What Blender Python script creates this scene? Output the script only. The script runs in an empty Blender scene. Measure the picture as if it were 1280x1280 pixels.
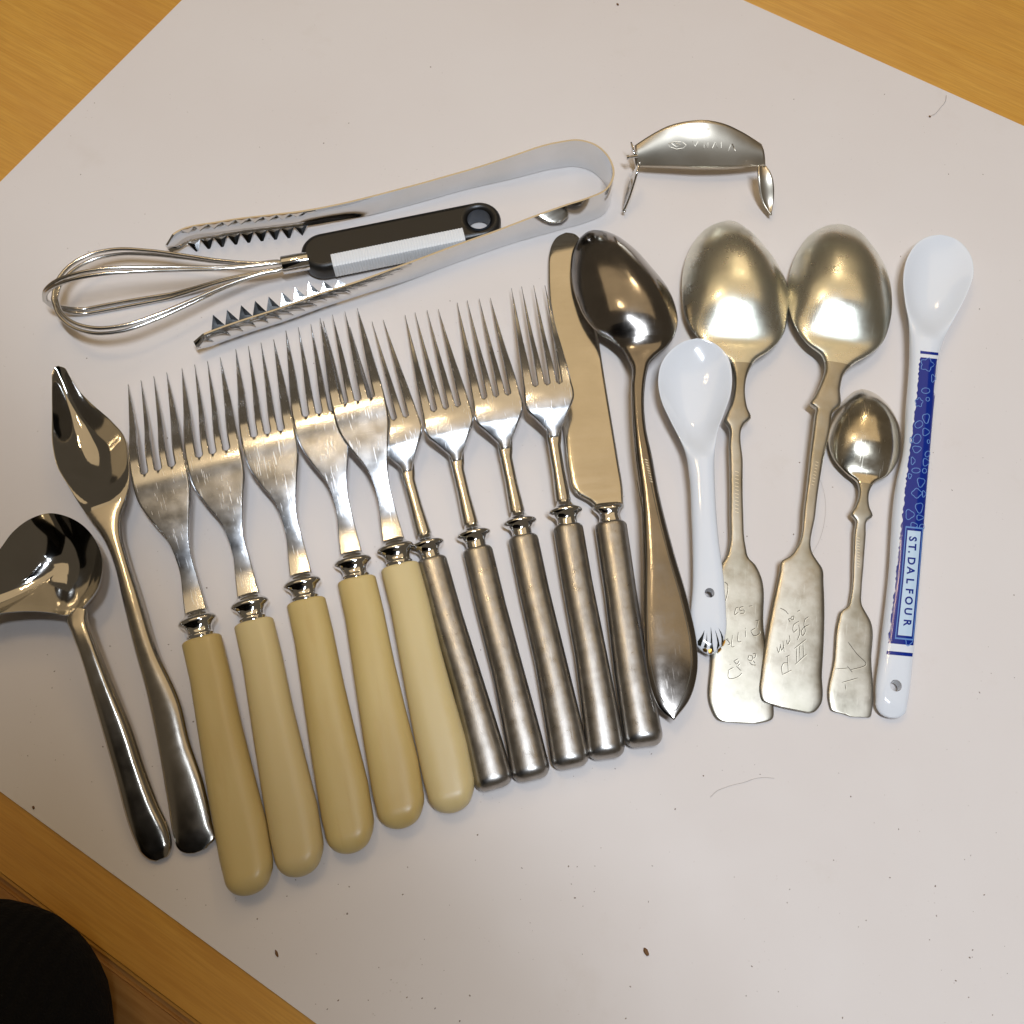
import bpy, bmesh, math, random
import numpy as np
from mathutils import Vector, Matrix

# ------------------------------------------------------------------ camera, light, exposure
sc = bpy.context.scene
H_CAM, TILT, F = 0.39, math.radians(21.4), 1280.0      # metres, tilt from straight down, focal length in photo pixels
cam_d = bpy.data.cameras.new('camera'); cam = bpy.data.objects.new('camera', cam_d)
sc.collection.objects.link(cam); sc.camera = cam
cam_d.sensor_width = 36; cam_d.lens = 36; cam_d.clip_start = 0.01; cam_d.clip_end = 50
cam.location = (0, 0, H_CAM); cam.rotation_euler = (TILT, 0, 0)

world = bpy.data.worlds.new('World'); sc.world = world; world.use_nodes = True
bgn = world.node_tree.nodes['Background']
bgn.inputs[0].default_value = (1.0, 0.80, 0.56, 1); bgn.inputs[1].default_value = 0.105

def aim(o, target):
    o.rotation_euler = (Vector(target) - o.location).to_track_quat('-Z', 'Y').to_euler()
def area(name, loc, target, sx, sy, power, col, roll=0.0):
    l = bpy.data.lights.new(name, 'AREA'); l.shape = 'RECTANGLE'; l.size = sx; l.size_y = sy
    l.energy = power; l.color = col
    o = bpy.data.objects.new(name, l); sc.collection.objects.link(o); o.location = loc; aim(o, target)
    if roll: o.rotation_euler.rotate_axis('Z', roll)
    return o
def cluster(name, c, n, r, power, col, rad, ph=0.3, tilt=0.0):
    for k in range(n):
        l = bpy.data.lights.new(name, 'POINT'); l.energy = power / n; l.color = col; l.shadow_soft_size = rad
        o = bpy.data.objects.new(name, l); sc.collection.objects.link(o)
        a = ph + 2 * math.pi * k / n
        o.location = (c[0] + r * math.cos(a), c[1] + r * math.sin(a), c[2] + tilt * r * math.sin(a))

area('tube_lamp', (0.15, -0.06, 1.20), (0.13, 0.06, 0), 0.06, 0.42, 10.8, (0.81, 0.89, 1.0), math.radians(35))
area('ceiling_glow', (-0.05, 1.35, 1.9), (-0.05, 1.35, 0), 3.0, 1.9, 11.5, (1.0, 0.73, 0.41))
cluster('chandelier_bulb', (-0.25, 0.58, 1.22), 6, 0.085, 5.5, (1.0, 0.73, 0.40), 0.014)
cluster('far_chandelier_bulb', (0.55, 1.75, 1.45), 5, 0.085, 6.0, (1.0, 0.74, 0.42), 0.016)

sc.view_settings.view_transform = 'Standard'; sc.view_settings.look = 'None'
sc.view_settings.exposure = 0; sc.view_settings.gamma = 1
sc.render.resolution_x = 1024; sc.render.resolution_y = 1024
random.seed(4); rng = np.random.default_rng(4)
MM = 0.001

# ------------------------------------------------------------------ geometry helpers
ST, CT = math.sin(TILT), math.cos(TILT)
def px(u, v, z=0.0):
    """table position (metres) of the point at height z seen at photo pixel u, v"""
    a = (u - 640) / F; b = (v - 640) / F
    t = (H_CAM - z) / (CT + b * ST)
    return Vector((a * t, t * (ST - b * CT), z))

def link(o, parent=None):
    sc.collection.objects.link(o)
    if parent is not None: o.parent = parent
    return o
def tag(o, label, cat, group=None):
    o['label'] = label; o['category'] = cat
    if group: o['group'] = group
    return o
def thing(name, loc, rz, label, cat, group=None):
    o = bpy.data.objects.new(name, None); o.empty_display_size = 0.01; link(o)
    o.location = loc; o.rotation_euler = (0, 0, rz)
    return tag(o, label, cat, group)
def mesh_obj(name, verts, faces, mat, parent=None, smooth=True, sharp=50):
    me = bpy.data.meshes.new(name); me.from_pydata([tuple(map(float, v)) for v in verts], [], faces); me.update()
    return finish(name, me, mat, parent, smooth, sharp)
def finish(name, me, mat, parent=None, smooth=True, sharp=50):
    me.materials.append(mat)
    if smooth:
        me.polygons.foreach_set('use_smooth', [True] * len(me.polygons))
        if sharp: me.set_sharp_from_angle(angle=math.radians(sharp))
    return link(bpy.data.objects.new(name, me), parent)
def bm_obj(name, bm, mat, parent=None, smooth=True, sharp=50):
    bmesh.ops.recalc_face_normals(bm, faces=bm.faces[:])
    me = bpy.data.meshes.new(name); bm.to_mesh(me); bm.free()
    return finish(name, me, mat, parent, smooth, sharp)

def catmull(pts, n=8, closed=False):
    """smooth curve through points, tangents scaled to the local spacing so uneven points never overshoot"""
    P = [np.array(p, float) for p in pts]; out = []; m = len(P)
    D = lambda a, b: max(1e-9, float(np.linalg.norm(b - a)))
    for i in range(m if closed else m - 1):
        if closed: p0, p1, p2, p3 = P[(i-1) % m], P[i], P[(i+1) % m], P[(i+2) % m]
        else: p0, p1, p2, p3 = P[max(i-1, 0)], P[i], P[i+1], P[min(i+2, m-1)]
        h0, h1, h2 = D(p0, p1), D(p1, p2), D(p2, p3)
        def tan(a, b, c, ha, hb):
            if ha < 2e-9: return (c - b) / hb
            if hb < 2e-9: return (b - a) / ha
            return (hb * (b - a) / ha + ha * (c - b) / hb) / (ha + hb)
        m1 = tan(p0, p1, p2, h0, h1) * h1; m2 = tan(p1, p2, p3, h1, h2) * h1
        for k in range(n):
            t = k / n
            out.append((2*t**3-3*t*t+1)*p1 + (t**3-2*t*t+t)*m1 + (-2*t**3+3*t*t)*p2 + (t**3-t*t)*m2)
    if not closed: out.append(P[-1])
    return np.array(out)
def pchip(xs, ys, x):
    xs = np.array(xs, float); ys = np.array(ys, float); x = np.clip(np.array(x, float), xs[0], xs[-1])
    if len(xs) == 2: return np.interp(x, xs, ys)
    h = np.diff(xs); d = np.diff(ys) / h; m = np.zeros_like(ys)
    m[0], m[-1] = d[0], d[-1]
    for i in range(1, len(xs) - 1):
        if d[i-1] * d[i] > 0:
            w1 = 2*h[i] + h[i-1]; w2 = h[i] + 2*h[i-1]; m[i] = (w1 + w2) / (w1/d[i-1] + w2/d[i])
    k = np.clip(np.searchsorted(xs, x, side='right') - 1, 0, len(xs) - 2)
    t = (x - xs[k]) / h[k]
    return ((1+2*t)*(1-t)**2*ys[k] + t*(1-t)**2*h[k]*m[k] + t*t*(3-2*t)*ys[k+1] + t*t*(t-1)*h[k]*m[k+1])

def section_mesh(secs, n=22, q=8.0, cap=True):
    """closed loft; each section = (s, dl, dr, z_edge, crown, thick, p, q, bottomscale)"""
    V, Fc = [], []
    ts = np.linspace(-1, 1, n + 1); X = np.sin(ts * math.pi / 2)
    ring = 2 * n
    for (s, dl, dr, ze, cr, th, p, qq) in secs:
        ax = np.abs(X); e = np.maximum(0, 1 - ax ** qq) ** 0.5
        d = (dl + dr) / 2 + X * (dr - dl) / 2
        z = ze + cr * (1 - ax ** p)
        for i in range(n + 1): V.append((d[i], s, z[i] + th / 2 * e[i]))
        for i in range(n - 1, 0, -1): V.append((d[i], s, z[i] - th / 2 * e[i]))
    for k in range(len(secs) - 1):
        a, b = k * ring, (k + 1) * ring
        for i in range(ring):
            j = (i + 1) % ring
            Fc.append((a + i, a + j, b + j, b + i))
    if cap:
        Fc.append(tuple(range(ring - 1, -1, -1)))
        b = (len(secs) - 1) * ring
        Fc.append(tuple(range(b, b + ring)))
    return V, Fc

class Strip:
    """long flat thing traced by its two edges. A = handle end, B = tip (photo pixels);
       prof rows: t, z_edge, crown, thick (mm). Local frame: origin under A, +Y towards B, +X to the right."""
    def __init__(self, A, B, left, right, prof, p=2.2, q=8.0, bowl=None, endround=1.0):
        self.prof = np.array(prof, float); self.p, self.q, self.bowl = p, q, bowl
        z0 = self.prof[0, 1] * MM; z1 = self.prof[-1, 1] * MM
        a = px(*A, z0); b = px(*B, z1)
        self.O = Vector((a.x, a.y, 0)); dv = Vector((b.x - a.x, b.y - a.y)); self.L = dv.length
        self.rz = math.atan2(-dv.x, dv.y); dv.normalize(); self.dir = dv
        self.El = self._edge([A] + self._ord(left, A) + [B]); self.Er = self._edge([A] + self._ord(right, A) + [B])
        self.endround = endround
    def _ord(self, pts, A):
        d = lambda p: (p[0]-A[0])**2 + (p[1]-A[1])**2
        return pts if d(pts[0]) < d(pts[-1]) else pts[::-1]
    def local(self, P):
        r = Vector((P[0] - self.O.x, P[1] - self.O.y))
        return (r.x * self.dir.y - r.y * self.dir.x, r.x * self.dir.x + r.y * self.dir.y)
    def _edge(self, pts):
        out = []
        for (u, v) in pts:
            P = px(u, v, 0.003); d, s = self.local(P)
            t = min(1, max(0, s / self.L)); ze = float(pchip(self.prof[:, 0], self.prof[:, 1], t)) * MM
            P = px(u, v, ze); out.append(self.local(P))
        c = catmull(out, 8)
        s = np.maximum.accumulate(np.clip(c[:, 1], 0, self.L)); s = s + np.arange(len(s)) * 1e-9
        return s, c[:, 0]
    def row(self, s):
        t = s / self.L; pr = self.prof
        dl = np.interp(s, *self.El); dr = np.interp(s, *self.Er)
        if dr - dl < 2e-5: m = (dl + dr) / 2; dl, dr = m - 1e-5, m + 1e-5
        ze = float(pchip(pr[:, 0], pr[:, 1], t)); cr = float(pchip(pr[:, 0], pr[:, 2], t)); th = float(pchip(pr[:, 0], pr[:, 3], t))
        p = self.p; q = self.q
        if self.bowl:
            t0, Hb, n = self.bowl[:3]
            if t > t0:
                tau = (t - (1 + t0) / 2) / ((1 - t0) / 2)
                f_ = max(0.0, 1 - abs(tau) ** n); cr = cr + Hb * (f_ if tau > 0 else f_ ** (1 + .8 * abs(tau)))
        w = (dr - dl) / MM
        th = min(th, w * self.endround)
        if len(pr[0]) > 4: q = float(pchip(pr[:, 0], pr[:, 4], t))
        return (s, dl, dr, ze * MM, cr * MM, th * MM, p, q)
    def top(self, s, x):
        r = self.row(min(max(s, 0), self.L)); ax = min(1, abs(x))
        return r[3] + r[4] * (1 - ax ** r[6]) + r[5] / 2 * max(0, 1 - ax ** r[7]) ** 0.5
    def project(self, u, v, off=0.0):
        z = 0.003
        for _ in range(5):
            d, s = self.local(px(u, v, z)); r = self.row(min(max(s, 0), self.L))
            x = (2 * d - r[1] - r[2]) / (r[2] - r[1]); z = self.top(s, x)
        return (d, s, z + off)
    def stations(self, N=110):
        u = np.linspace(0, 1, N); c = 0.5 - 0.5 * np.cos(np.pi * u)
        e = np.concatenate([u, c, np.array([.0006, .0015, .003, .005, .995, .997, .9985, .9994])])
        e = np.unique(np.round(np.sort(e), 5)); keep = [e[0]]
        for x in e[1:]:
            if x - keep[-1] > 4e-4: keep.append(x)
        keep[-1] = 1.0
        return np.array(keep) * self.L
    def mesh(self, N=110, n=22):
        return section_mesh([self.row(s) for s in self.stations(N)], n, self.q)
    def thing(self, name, label, cat, group=None):
        return thing(name, self.O, self.rz, label, cat, group)

def split_parts(V, Fc, cuts, parent, sharp=None):
    """build one smooth surface, hand it out as several touching parts with shared normals.
       cuts: list of (name, material, test(cx, cy, cz)); the first test that holds takes the face"""
    me = bpy.data.meshes.new('whole'); me.from_pydata([tuple(map(float, v)) for v in V], [], Fc); me.update()
    bm = bmesh.new(); bm.from_mesh(me); bmesh.ops.recalc_face_normals(bm, faces=bm.faces[:]); bm.normal_update()
    co = [v.co.copy() for v in bm.verts]; no = [v.normal.copy() for v in bm.verts]
    groups = [[] for _ in cuts]
    for f in bm.faces:
        c = f.calc_center_median()
        for k, cc in enumerate(cuts):
            if cc[2](c.x, c.y, c.z): groups[k].append([v.index for v in f.verts]); break
    bm.free(); bpy.data.meshes.remove(me)
    objs = []
    for (name, mat, _), g in zip(cuts, groups):
        if not g: objs.append(None); continue
        ids = sorted({i for f in g for i in f}); mp = {i: k for k, i in enumerate(ids)}
        m = bpy.data.meshes.new(name); m.from_pydata([co[i] for i in ids], [], [[mp[i] for i in f] for f in g]); m.update()
        m.materials.append(mat); m.polygons.foreach_set('use_smooth', [True] * len(m.polygons))
        m.normals_split_custom_set_from_vertices([no[i] for i in ids])
        objs.append(link(bpy.data.objects.new(name, m), parent))
    return objs

def tube(path, r, n=8, closed=False):
    P = [Vector(p) for p in path]; V, Fc = [], []; m = len(P); prev = None
    for i in range(m):
        a = P[(i-1) % m] if closed or i > 0 else P[i]; b = P[(i+1) % m] if closed or i < m-1 else P[i]
        t = (b - a).normalized()
        if prev is None:
            prev = t.orthogonal().normalized()
        nrm = (prev - t * prev.dot(t)).normalized(); prev = nrm; bn = t.cross(nrm)
        rr = r[i] if hasattr(r, '__len__') else r
        for k in range(n):
            an = 2 * math.pi * k / n; V.append(P[i] + (nrm * math.cos(an) + bn * math.sin(an)) * rr)
    for i in range(m if closed else m - 1):
        j = (i + 1) % m
        for k in range(n):
            l = (k + 1) % n; Fc.append((i*n+k, i*n+l, j*n+l, j*n+k))
    if not closed:
        Fc.append(tuple(range(n-1, -1, -1))); Fc.append(tuple(range((m-1)*n, m*n)))
    return V, Fc
def ribbons(strip, lines, width, off, sub=6):
    """engraved or printed strokes lying on the strip's upper face; lines in photo pixels"""
    V, Fc = [], []
    for ln in lines:
        c = catmull(ln, sub) if len(ln) > 2 else np.array([np.array(ln[0]) + (np.array(ln[1]) - np.array(ln[0])) * k / 4 for k in range(5)])
        pts = [Vector(strip.project(u, v, off)) for u, v in c]; m = len(pts); base = len(V)
        for i in range(m):
            t = pts[min(i+1, m-1)] - pts[max(i-1, 0)]; t.z = 0
            if t.length < 1e-9: t = Vector((1, 0, 0))
            t.normalize(); w = width * (0.55 if i in (0, m-1) else 1.0) / 2
            nv = Vector((-t.y, t.x, 0)) * w
            V.append(pts[i] + nv); V.append(pts[i] - nv)
        for i in range(m - 1): Fc.append((base+2*i, base+2*i+1, base+2*i+3, base+2*i+2))
    return V, Fc
def patch(strip, poly, off, cuts=3):
    """flat print following the strip's upper face; poly in photo pixels"""
    bm = bmesh.new(); vs = [bm.verts.new((u, v, 0)) for u, v in poly]; bm.faces.new(vs)
    bmesh.ops.triangulate(bm, faces=bm.faces[:])
    for _ in range(cuts): bmesh.ops.subdivide_edges(bm, edges=[e for e in bm.edges if e.calc_length() > 2.0], cuts=1, use_grid_fill=True); bmesh.ops.triangulate(bm, faces=bm.faces[:])
    for v in bm.verts: v.co = strip.project(v.co.x, v.co.y, off)
    return bm

# ------------------------------------------------------------------ materials
class M:
    def __init__(s, name):
        s.m = bpy.data.materials.new(name); s.m.use_nodes = True; s.nt = s.m.node_tree
        s.b = s.nt.nodes['Principled BSDF']; s.l = s.nt.links
    def n(s, t, **kw):
        nd = s.nt.nodes.new(t)
        for k, v in kw.items():
            if k in nd.inputs: nd.inputs[k].default_value = v
            else: setattr(nd, k, v)
        return nd
    def tex(s, coord='Object', scale=(1, 1, 1), rot=(0, 0, 0)):
        tc = s.n('ShaderNodeTexCoord'); mp = s.n('ShaderNodeMapping'); mp.inputs['Scale'].default_value = scale
        mp.inputs['Rotation'].default_value = rot; s.l.new(tc.outputs[coord], mp.inputs['Vector'])
        oi = s.n('ShaderNodeObjectInfo'); mu = s.n('ShaderNodeMath', operation='MULTIPLY'); mu.inputs[1].default_value = 3.7
        s.l.new(oi.outputs['Random'], mu.inputs[0]); s.l.new(mu.outputs[0], mp.inputs['Location']); return mp.outputs[0]
    def noise(s, vec, scale, detail=4, rough=0.5, dist=0.0):
        nd = s.n('ShaderNodeTexNoise', Scale=scale, Detail=detail, Roughness=rough, Distortion=dist); s.l.new(vec, nd.inputs['Vector']); return nd.outputs['Fac']
    def ramp(s, fac, stops):
        r = s.n('ShaderNodeValToRGB'); el = r.color_ramp.elements
        while len(el) < len(stops): el.new(0.5)
        for e, (p, c) in zip(el, stops): e.position = p; e.color = (c, c, c, 1) if not hasattr(c, '__len__') else (*c, 1)
        s.l.new(fac, r.inputs[0]); return r.outputs[0]
    def math(s, op, a, b):
        nd = s.n('ShaderNodeMath', operation=op)
        for i, x in enumerate((a, b)):
            if hasattr(x, 'is_linked') or hasattr(x, 'links'): s.l.new(x, nd.inputs[i])
            else: nd.inputs[i].default_value = x
        return nd.outputs[0]
    def mix(s, fac, a, b):
        nd = s.n('ShaderNodeMix', data_type='RGBA')
        s.l.new(fac, nd.inputs[0]) if not isinstance(fac, float) else setattr(nd.inputs[0], 'default_value', fac)
        for i, x in ((6, a), (7, b)):
            if isinstance(x, tuple): nd.inputs[i].default_value = (*x, 1)
            else: s.l.new(x, nd.inputs[i])
        return nd.outputs[2]
    def bump(s, h, strength, dist=0.0002):
        b = s.n('ShaderNodeBump', Strength=strength, Distance=dist); s.l.new(h, b.inputs['Height']); s.l.new(b.outputs[0], s.b.inputs['Normal'])
    def set(s, **kw):
        for k, v in kw.items():
            k = k.replace('_', ' ')
            if isinstance(v, tuple): s.b.inputs[k].default_value = (*v, 1) if s.b.inputs[k].type == 'RGBA' else v
            elif isinstance(v, (int, float)): s.b.inputs[k].default_value = v
            else: s.l.new(v, s.b.inputs[k])
        return s

def metal(name, col, col2, r0, r1, rs=60, scratch=0.0, bump=0.0, bscale=900, stretch=(1, 1, 1), patch_scale=45, coat=0.0):
    m = M(name); v = m.tex('Object', stretch); v0 = m.tex('Object')
    nz = m.noise(v, rs, 6, 0.6); cn = m.noise(v0, patch_scale, 5, 0.6)
    c = m.mix(m.ramp(cn, [(0.35, 0.0), (0.7, 1.0)]), col, col2)
    rough = m.ramp(nz, [(0.3, r0), (0.75, r1)])
    h = None
    if scratch:
        # thin random scratches: stretched cell edges
        sv = m.tex('Object', (1500, 130, 60), (0, 0, 0.9)); vo = m.n('ShaderNodeTexNoise', Scale=1.0, Detail=2.0); m.l.new(sv, vo.inputs['Vector'])
        sv2 = m.tex('Object', (1300, 90, 70), (0, 0, -0.35)); vo2 = m.n('ShaderNodeTexNoise', Scale=1.0, Detail=2.0); m.l.new(sv2, vo2.inputs['Vector'])
        a = m.ramp(vo.outputs['Fac'], [(0.66, 0.0), (0.72, 1.0)]); b = m.ramp(vo2.outputs['Fac'], [(0.66, 0.0), (0.72, 1.0)])
        sc_ = m.math('MAXIMUM', a, b)
        rough = m.math('ADD', rough, m.math('MULTIPLY', sc_, scratch))
        h = m.math('MULTIPLY', sc_, -0.15)
    if bump:
        bn = m.noise(v, bscale, 3, 0.6); h = bn if h is None else m.math('ADD', h, bn)
        m.bump(h, bump, 0.0001)
    elif h is not None: m.bump(h, 0.12, 0.00005)
    m.set(Base_Color=c, Metallic=1.0, Roughness=rough)
    if coat: m.set(Coat_Weight=coat, Coat_Roughness=.03, Coat_IOR=1.8)
    return m.m

CHROME = metal('polished_chrome', (.74, .74, .74), (.68, .68, .67), .05, .12, 80)
STEEL = metal('polished_steel', (.62, .61, .59), (.54, .53, .50), .12, .24, 90, scratch=.12, bump=.03, bscale=700)
STEEL_F = metal('worn_fork_steel', (.72, .73, .75), (.62, .62, .62), .15, .28, 120, scratch=.14, bump=.05, bscale=900)
SATIN = metal('satin_handle_steel', (.42, .405, .385), (.31, .295, .275), .26, .40, 300, scratch=.12, bump=.12, bscale=2600, patch_scale=160)
DARKST = metal('dark_spoon_steel', (.34, .315, .29), (.25, .23, .21), .10, .24, 70, scratch=.06, bump=.02, coat=.25)
BLADE = metal('brushed_blade_steel', (.72, .69, .62), (.62, .59, .52), .12, .22, 60, bump=.03, bscale=120, stretch=(1, 14, 1), patch_scale=30)
SILVER = metal('tarnished_silver', (.84, .83, .74), (.62, .64, .55), .22, .38, 60, scratch=.06, bump=.02, patch_scale=60, coat=.25)
SILVER_H = metal('dull_silver_handle', (.50, .47, .405), (.37, .35, .285), .28, .42, 140, scratch=.06, bump=.03, patch_scale=60)
SILVER_T = metal('teaspoon_silver', (.76, .72, .62), (.56, .51, .40), .12, .30, 90, scratch=.12, bump=.03, patch_scale=110, coat=.3)
LADLE = metal('ladle_steel', (.52, .51, .49), (.46, .45, .43), .04, .12, 60)
LADLE_H = metal('ladle_handle_satin', (.52, .49, .44), (.44, .41, .36), .14, .24, 130)
CLIP = metal('brushed_clip_steel', (.62, .57, .48), (.56, .51, .42), .32, .38, 60)
WIRE = metal('whisk_wire_steel', (.70, .69, .67), (.62, .61, .59), .14, .24, 80)

def plain(name, col, rough, **kw):
    m = M(name); m.set(Base_Color=col, Roughness=rough, **kw); return m.m
m = M('aged_ivory_plastic'); v = m.tex('Object', (1, .25, 1))
c = m.mix(m.ramp(m.noise(v, 60, 4), [(.35, 0.), (.7, 1.)]), (.60, .46, .19), (.51, .36, .12))
c = m.mix(m.math('MULTIPLY', m.ramp(m.noise(m.tex('Object', (3, .35, 3)), 90, 5, .7), [(.55, 0.), (.75, 1.)]), .35), c, (.50, .33, .10))
m.set(Base_Color=c, Roughness=m.ramp(m.noise(m.tex(), 250, 4), [(.3, .30), (.7, .42)]), IOR=1.5, Subsurface_Weight=0.15, Subsurface_Radius=(.004, .0025, .001), Subsurface_Scale=0.6)
oi = m.n('ShaderNodeObjectInfo'); c = m.mix(m.math('MULTIPLY', oi.outputs['Random'], .7), c, (.66, .54, .29)); m.set(Base_Color=c)
m.bump(m.noise(m.tex(), 500, 3), .03); IVORY = m.m
m = M('white_porcelain'); m.set(Base_Color=(.80, .84, .90), Roughness=.10, IOR=1.5, Coat_Weight=.6, Coat_Roughness=.03, Subsurface_Weight=.1, Subsurface_Radius=(.002, .002, .002), Subsurface_Scale=.5); PORC = m.m
BLUE = plain('cobalt_print', (.0015, .021, .24), .16, Coat_Weight=.3, Coat_Roughness=.05)
PALE = plain('pale_blue_print', (.13, .28, .62), .16, Coat_Weight=.3, Coat_Roughness=.05)
PALEBG = plain('pale_label_print', (.56, .72, .88), .16, Coat_Weight=.6, Coat_Roughness=.05)
BLACKGLZ = plain('black_glaze', (.012, .014, .012), .12)
GOLD = plain('gold_glaze', (.72, .42, .10), .22, Metallic=1.0)
ENGR = plain('engraved_groove', (.05, .043, .03), .5, Metallic=0.6)
STAMP_GLINT = plain('hallmark_and_glint', (.80, .76, .64), .35, Metallic=1.0)  # pale metal of the hallmarks, also of the highlights painted beside engravings
m = M('black_handle_plastic'); m.set(Base_Color=(.012, .011, .010), Roughness=m.ramp(m.noise(m.tex(), 300, 3), [(.3, .30), (.7, .42)])); m.bump(m.noise(m.tex(), 900, 2), .06); BLACKP = m.m
WHITEP = plain('white_grip_plastic', (.78, .80, .82), .35)
HOLE = plain('grey_hole_lining', (.10, .115, .14), .4)

m = M('birch_table_wood'); v = m.tex('Object', (4, 60, 4))
g = m.noise(v, 4.0, 8, .62, .6); g2 = m.noise(m.tex('Object', (10, 300, 10)), 4.0, 6, .65)
bl = m.noise(m.tex('Object', (9, 16, 9)), 1.4, 4, .6)
c = m.mix(m.ramp(g, [(.30, 0.), (.75, 1.)]), (.58, .285, .040), (.68, .375, .070))
c = m.mix(m.ramp(g2, [(.42, .26), (.56, 0.)]), c, (.33, .135, .020))
c = m.mix(m.math('MULTIPLY', m.ramp(bl, [(.4, 0.), (.7, 1.)]), .45), c, (.52, .235, .045))
m.set(Base_Color=c, Roughness=.36, Coat_Weight=.25, Coat_Roughness=.15); m.bump(g2, .05); WOOD = m.m
m = M('edge_wood'); v = m.tex('Object', (4, 80, 80)); g = m.noise(v, 4.0, 8, .62, .6)
c = m.mix(m.ramp(g, [(.30, 0.), (.72, 1.)]), (.30, .13, .026), (.47, .25, .075)); m.set(Base_Color=c, Roughness=.42); EDGE = m.m
m = M('white_sheet_paper'); v = m.tex('Object')
c = m.mix(m.ramp(m.noise(v, 6, 5, .6), [(.35, 0.), (.7, 1.)]), (.745, .70, .675), (.715, .66, .63))
st = m.noise(v, 23, 6, .7); c = m.mix(m.math('MULTIPLY', m.ramp(st, [(.60, 0.), (.80, 1.)]), .28), c, (.60, .52, .45))
sp = m.n('ShaderNodeTexVoronoi', Scale=420.0); m.l.new(v, sp.inputs['Vector'])
msk = m.math('MULTIPLY', m.ramp(sp.outputs['Distance'], [(.05, 1.), (.16, 0.)]), m.ramp(m.noise(v, 70, 4, .7), [(.54, 0.), (.66, 1.)]))
c = m.mix(m.math('MULTIPLY', msk, .30), c, (.36, .29, .24))
m.set(Base_Color=c, Roughness=m.ramp(m.noise(v, 40, 4), [(.3, .55), (.7, .7)]), Specular_IOR_Level=.3)
m.bump(m.noise(v, 1400, 3), .03); PAPER = m.m
m = M('black_knit'); v = m.tex('Object'); w = m.n('ShaderNodeTexWave', Scale=85.0, Distortion=2.5); m.l.new(v, w.inputs['Vector'])
m.set(Base_Color=(.006, .006, .0065), Roughness=.95, Specular_IOR_Level=.1); m.bump(m.math('ADD', w.outputs['Fac'], m.noise(v, 900, 4)), .45, .002); KNIT = m.m

# ------------------------------------------------------------------ the setting: table and white sheet
d1 = (px(395, 1280) - px(0, 990)).normalized(); d2 = Vector((-d1.y, d1.x, 0))        # along / across the sheet
cA = px(-439, 667); rzs = math.atan2(d1.y, d1.x)
def box(name, x0, x1, y0, y1, z0, z1, mat, parent, bev=0.0):
    bm = bmesh.new(); bmesh.ops.create_cube(bm, size=1)
    for vv in bm.verts: vv.co = ((x0+x1)/2 + vv.co.x*(x1-x0), (y0+y1)/2 + vv.co.y*(y1-y0), (z0+z1)/2 + vv.co.z*(z1-z0))
    if bev: bmesh.ops.bevel(bm, geom=bm.edges[:], offset=bev, segments=3, affect='EDGES')
    return bm_obj(name, bm, mat, parent, True, 40)
def loc2(u, v):            # photo pixel -> sheet coordinates
    r = px(u, v) - cA; return r.dot(d1), r.dot(d2)
tb = bpy.data.objects.new('table_top', None); link(tb); tb.location = cA; tb.rotation_euler = (0, 0, rzs); tb['kind'] = 'structure'
ye = (loc2(0, 1075)[1] + loc2(208, 1280)[1]) / 2
box('table_board', -.5, 1.3, ye, 1.1, -.026, -.0009, WOOD, tb, .0016)
box('edge_strip', -.5, 1.3, ye - .017, ye - .0004, -.026, -.0024, EDGE, tb, .0022)
W = loc2(445, -217)[1]
sheet = thing('paper_sheet', cA, rzs, 'large white sheet under all the cutlery, lying on the wooden table', 'paper')
N = 60; V, Fc = [], []
for z in (0.0, -.0006):
    for i in range(N + 1):
        for j in range(N + 1): V.append((.80 * i / N, W * j / N, z))
K = (N+1)**2
for i in range(N):
    for j in range(N):
        a = i*(N+1)+j; Fc.append((a, a+N+1, a+N+2, a+1)); Fc.append((K+a, K+a+1, K+a+N+2, K+a+N+1))
ring_ = [i*(N+1) for i in range(N+1)] + [N*(N+1)+j for j in range(1, N+1)] + [i*(N+1)+N for i in range(N-1, -1, -1)] + [j for j in range(N-1, 0, -1)]
for a, b in zip(ring_, ring_[1:] + ring_[:1]): Fc.append((b, a, K+a, K+b))
mesh_obj('sheet', V, Fc, PAPER, sheet, True, 30)

# ------------------------------------------------------------------ forks
def fork_local(A, B, pts, zz):
    a = px(*A, .005); b = px(*B, .003); O = Vector((a.x, a.y, 0)); dv = Vector((b.x-a.x, b.y-a.y)); L = dv.length; dv.normalize()
    out = []
    for (u, v), z in zip(pts, zz):
        P = px(u, v, z); r = P - O; out.append((r.x*dv.y - r.y*dv.x, r.x*dv.x + r.y*dv.y))
    return out, L
def frame_of(A, B, za=.005, zb=.003):
    a = px(*A, za); b = px(*B, zb); dv = b - a
    return Vector((a.x, a.y, 0)), math.atan2(-dv.x, dv.y)

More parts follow.
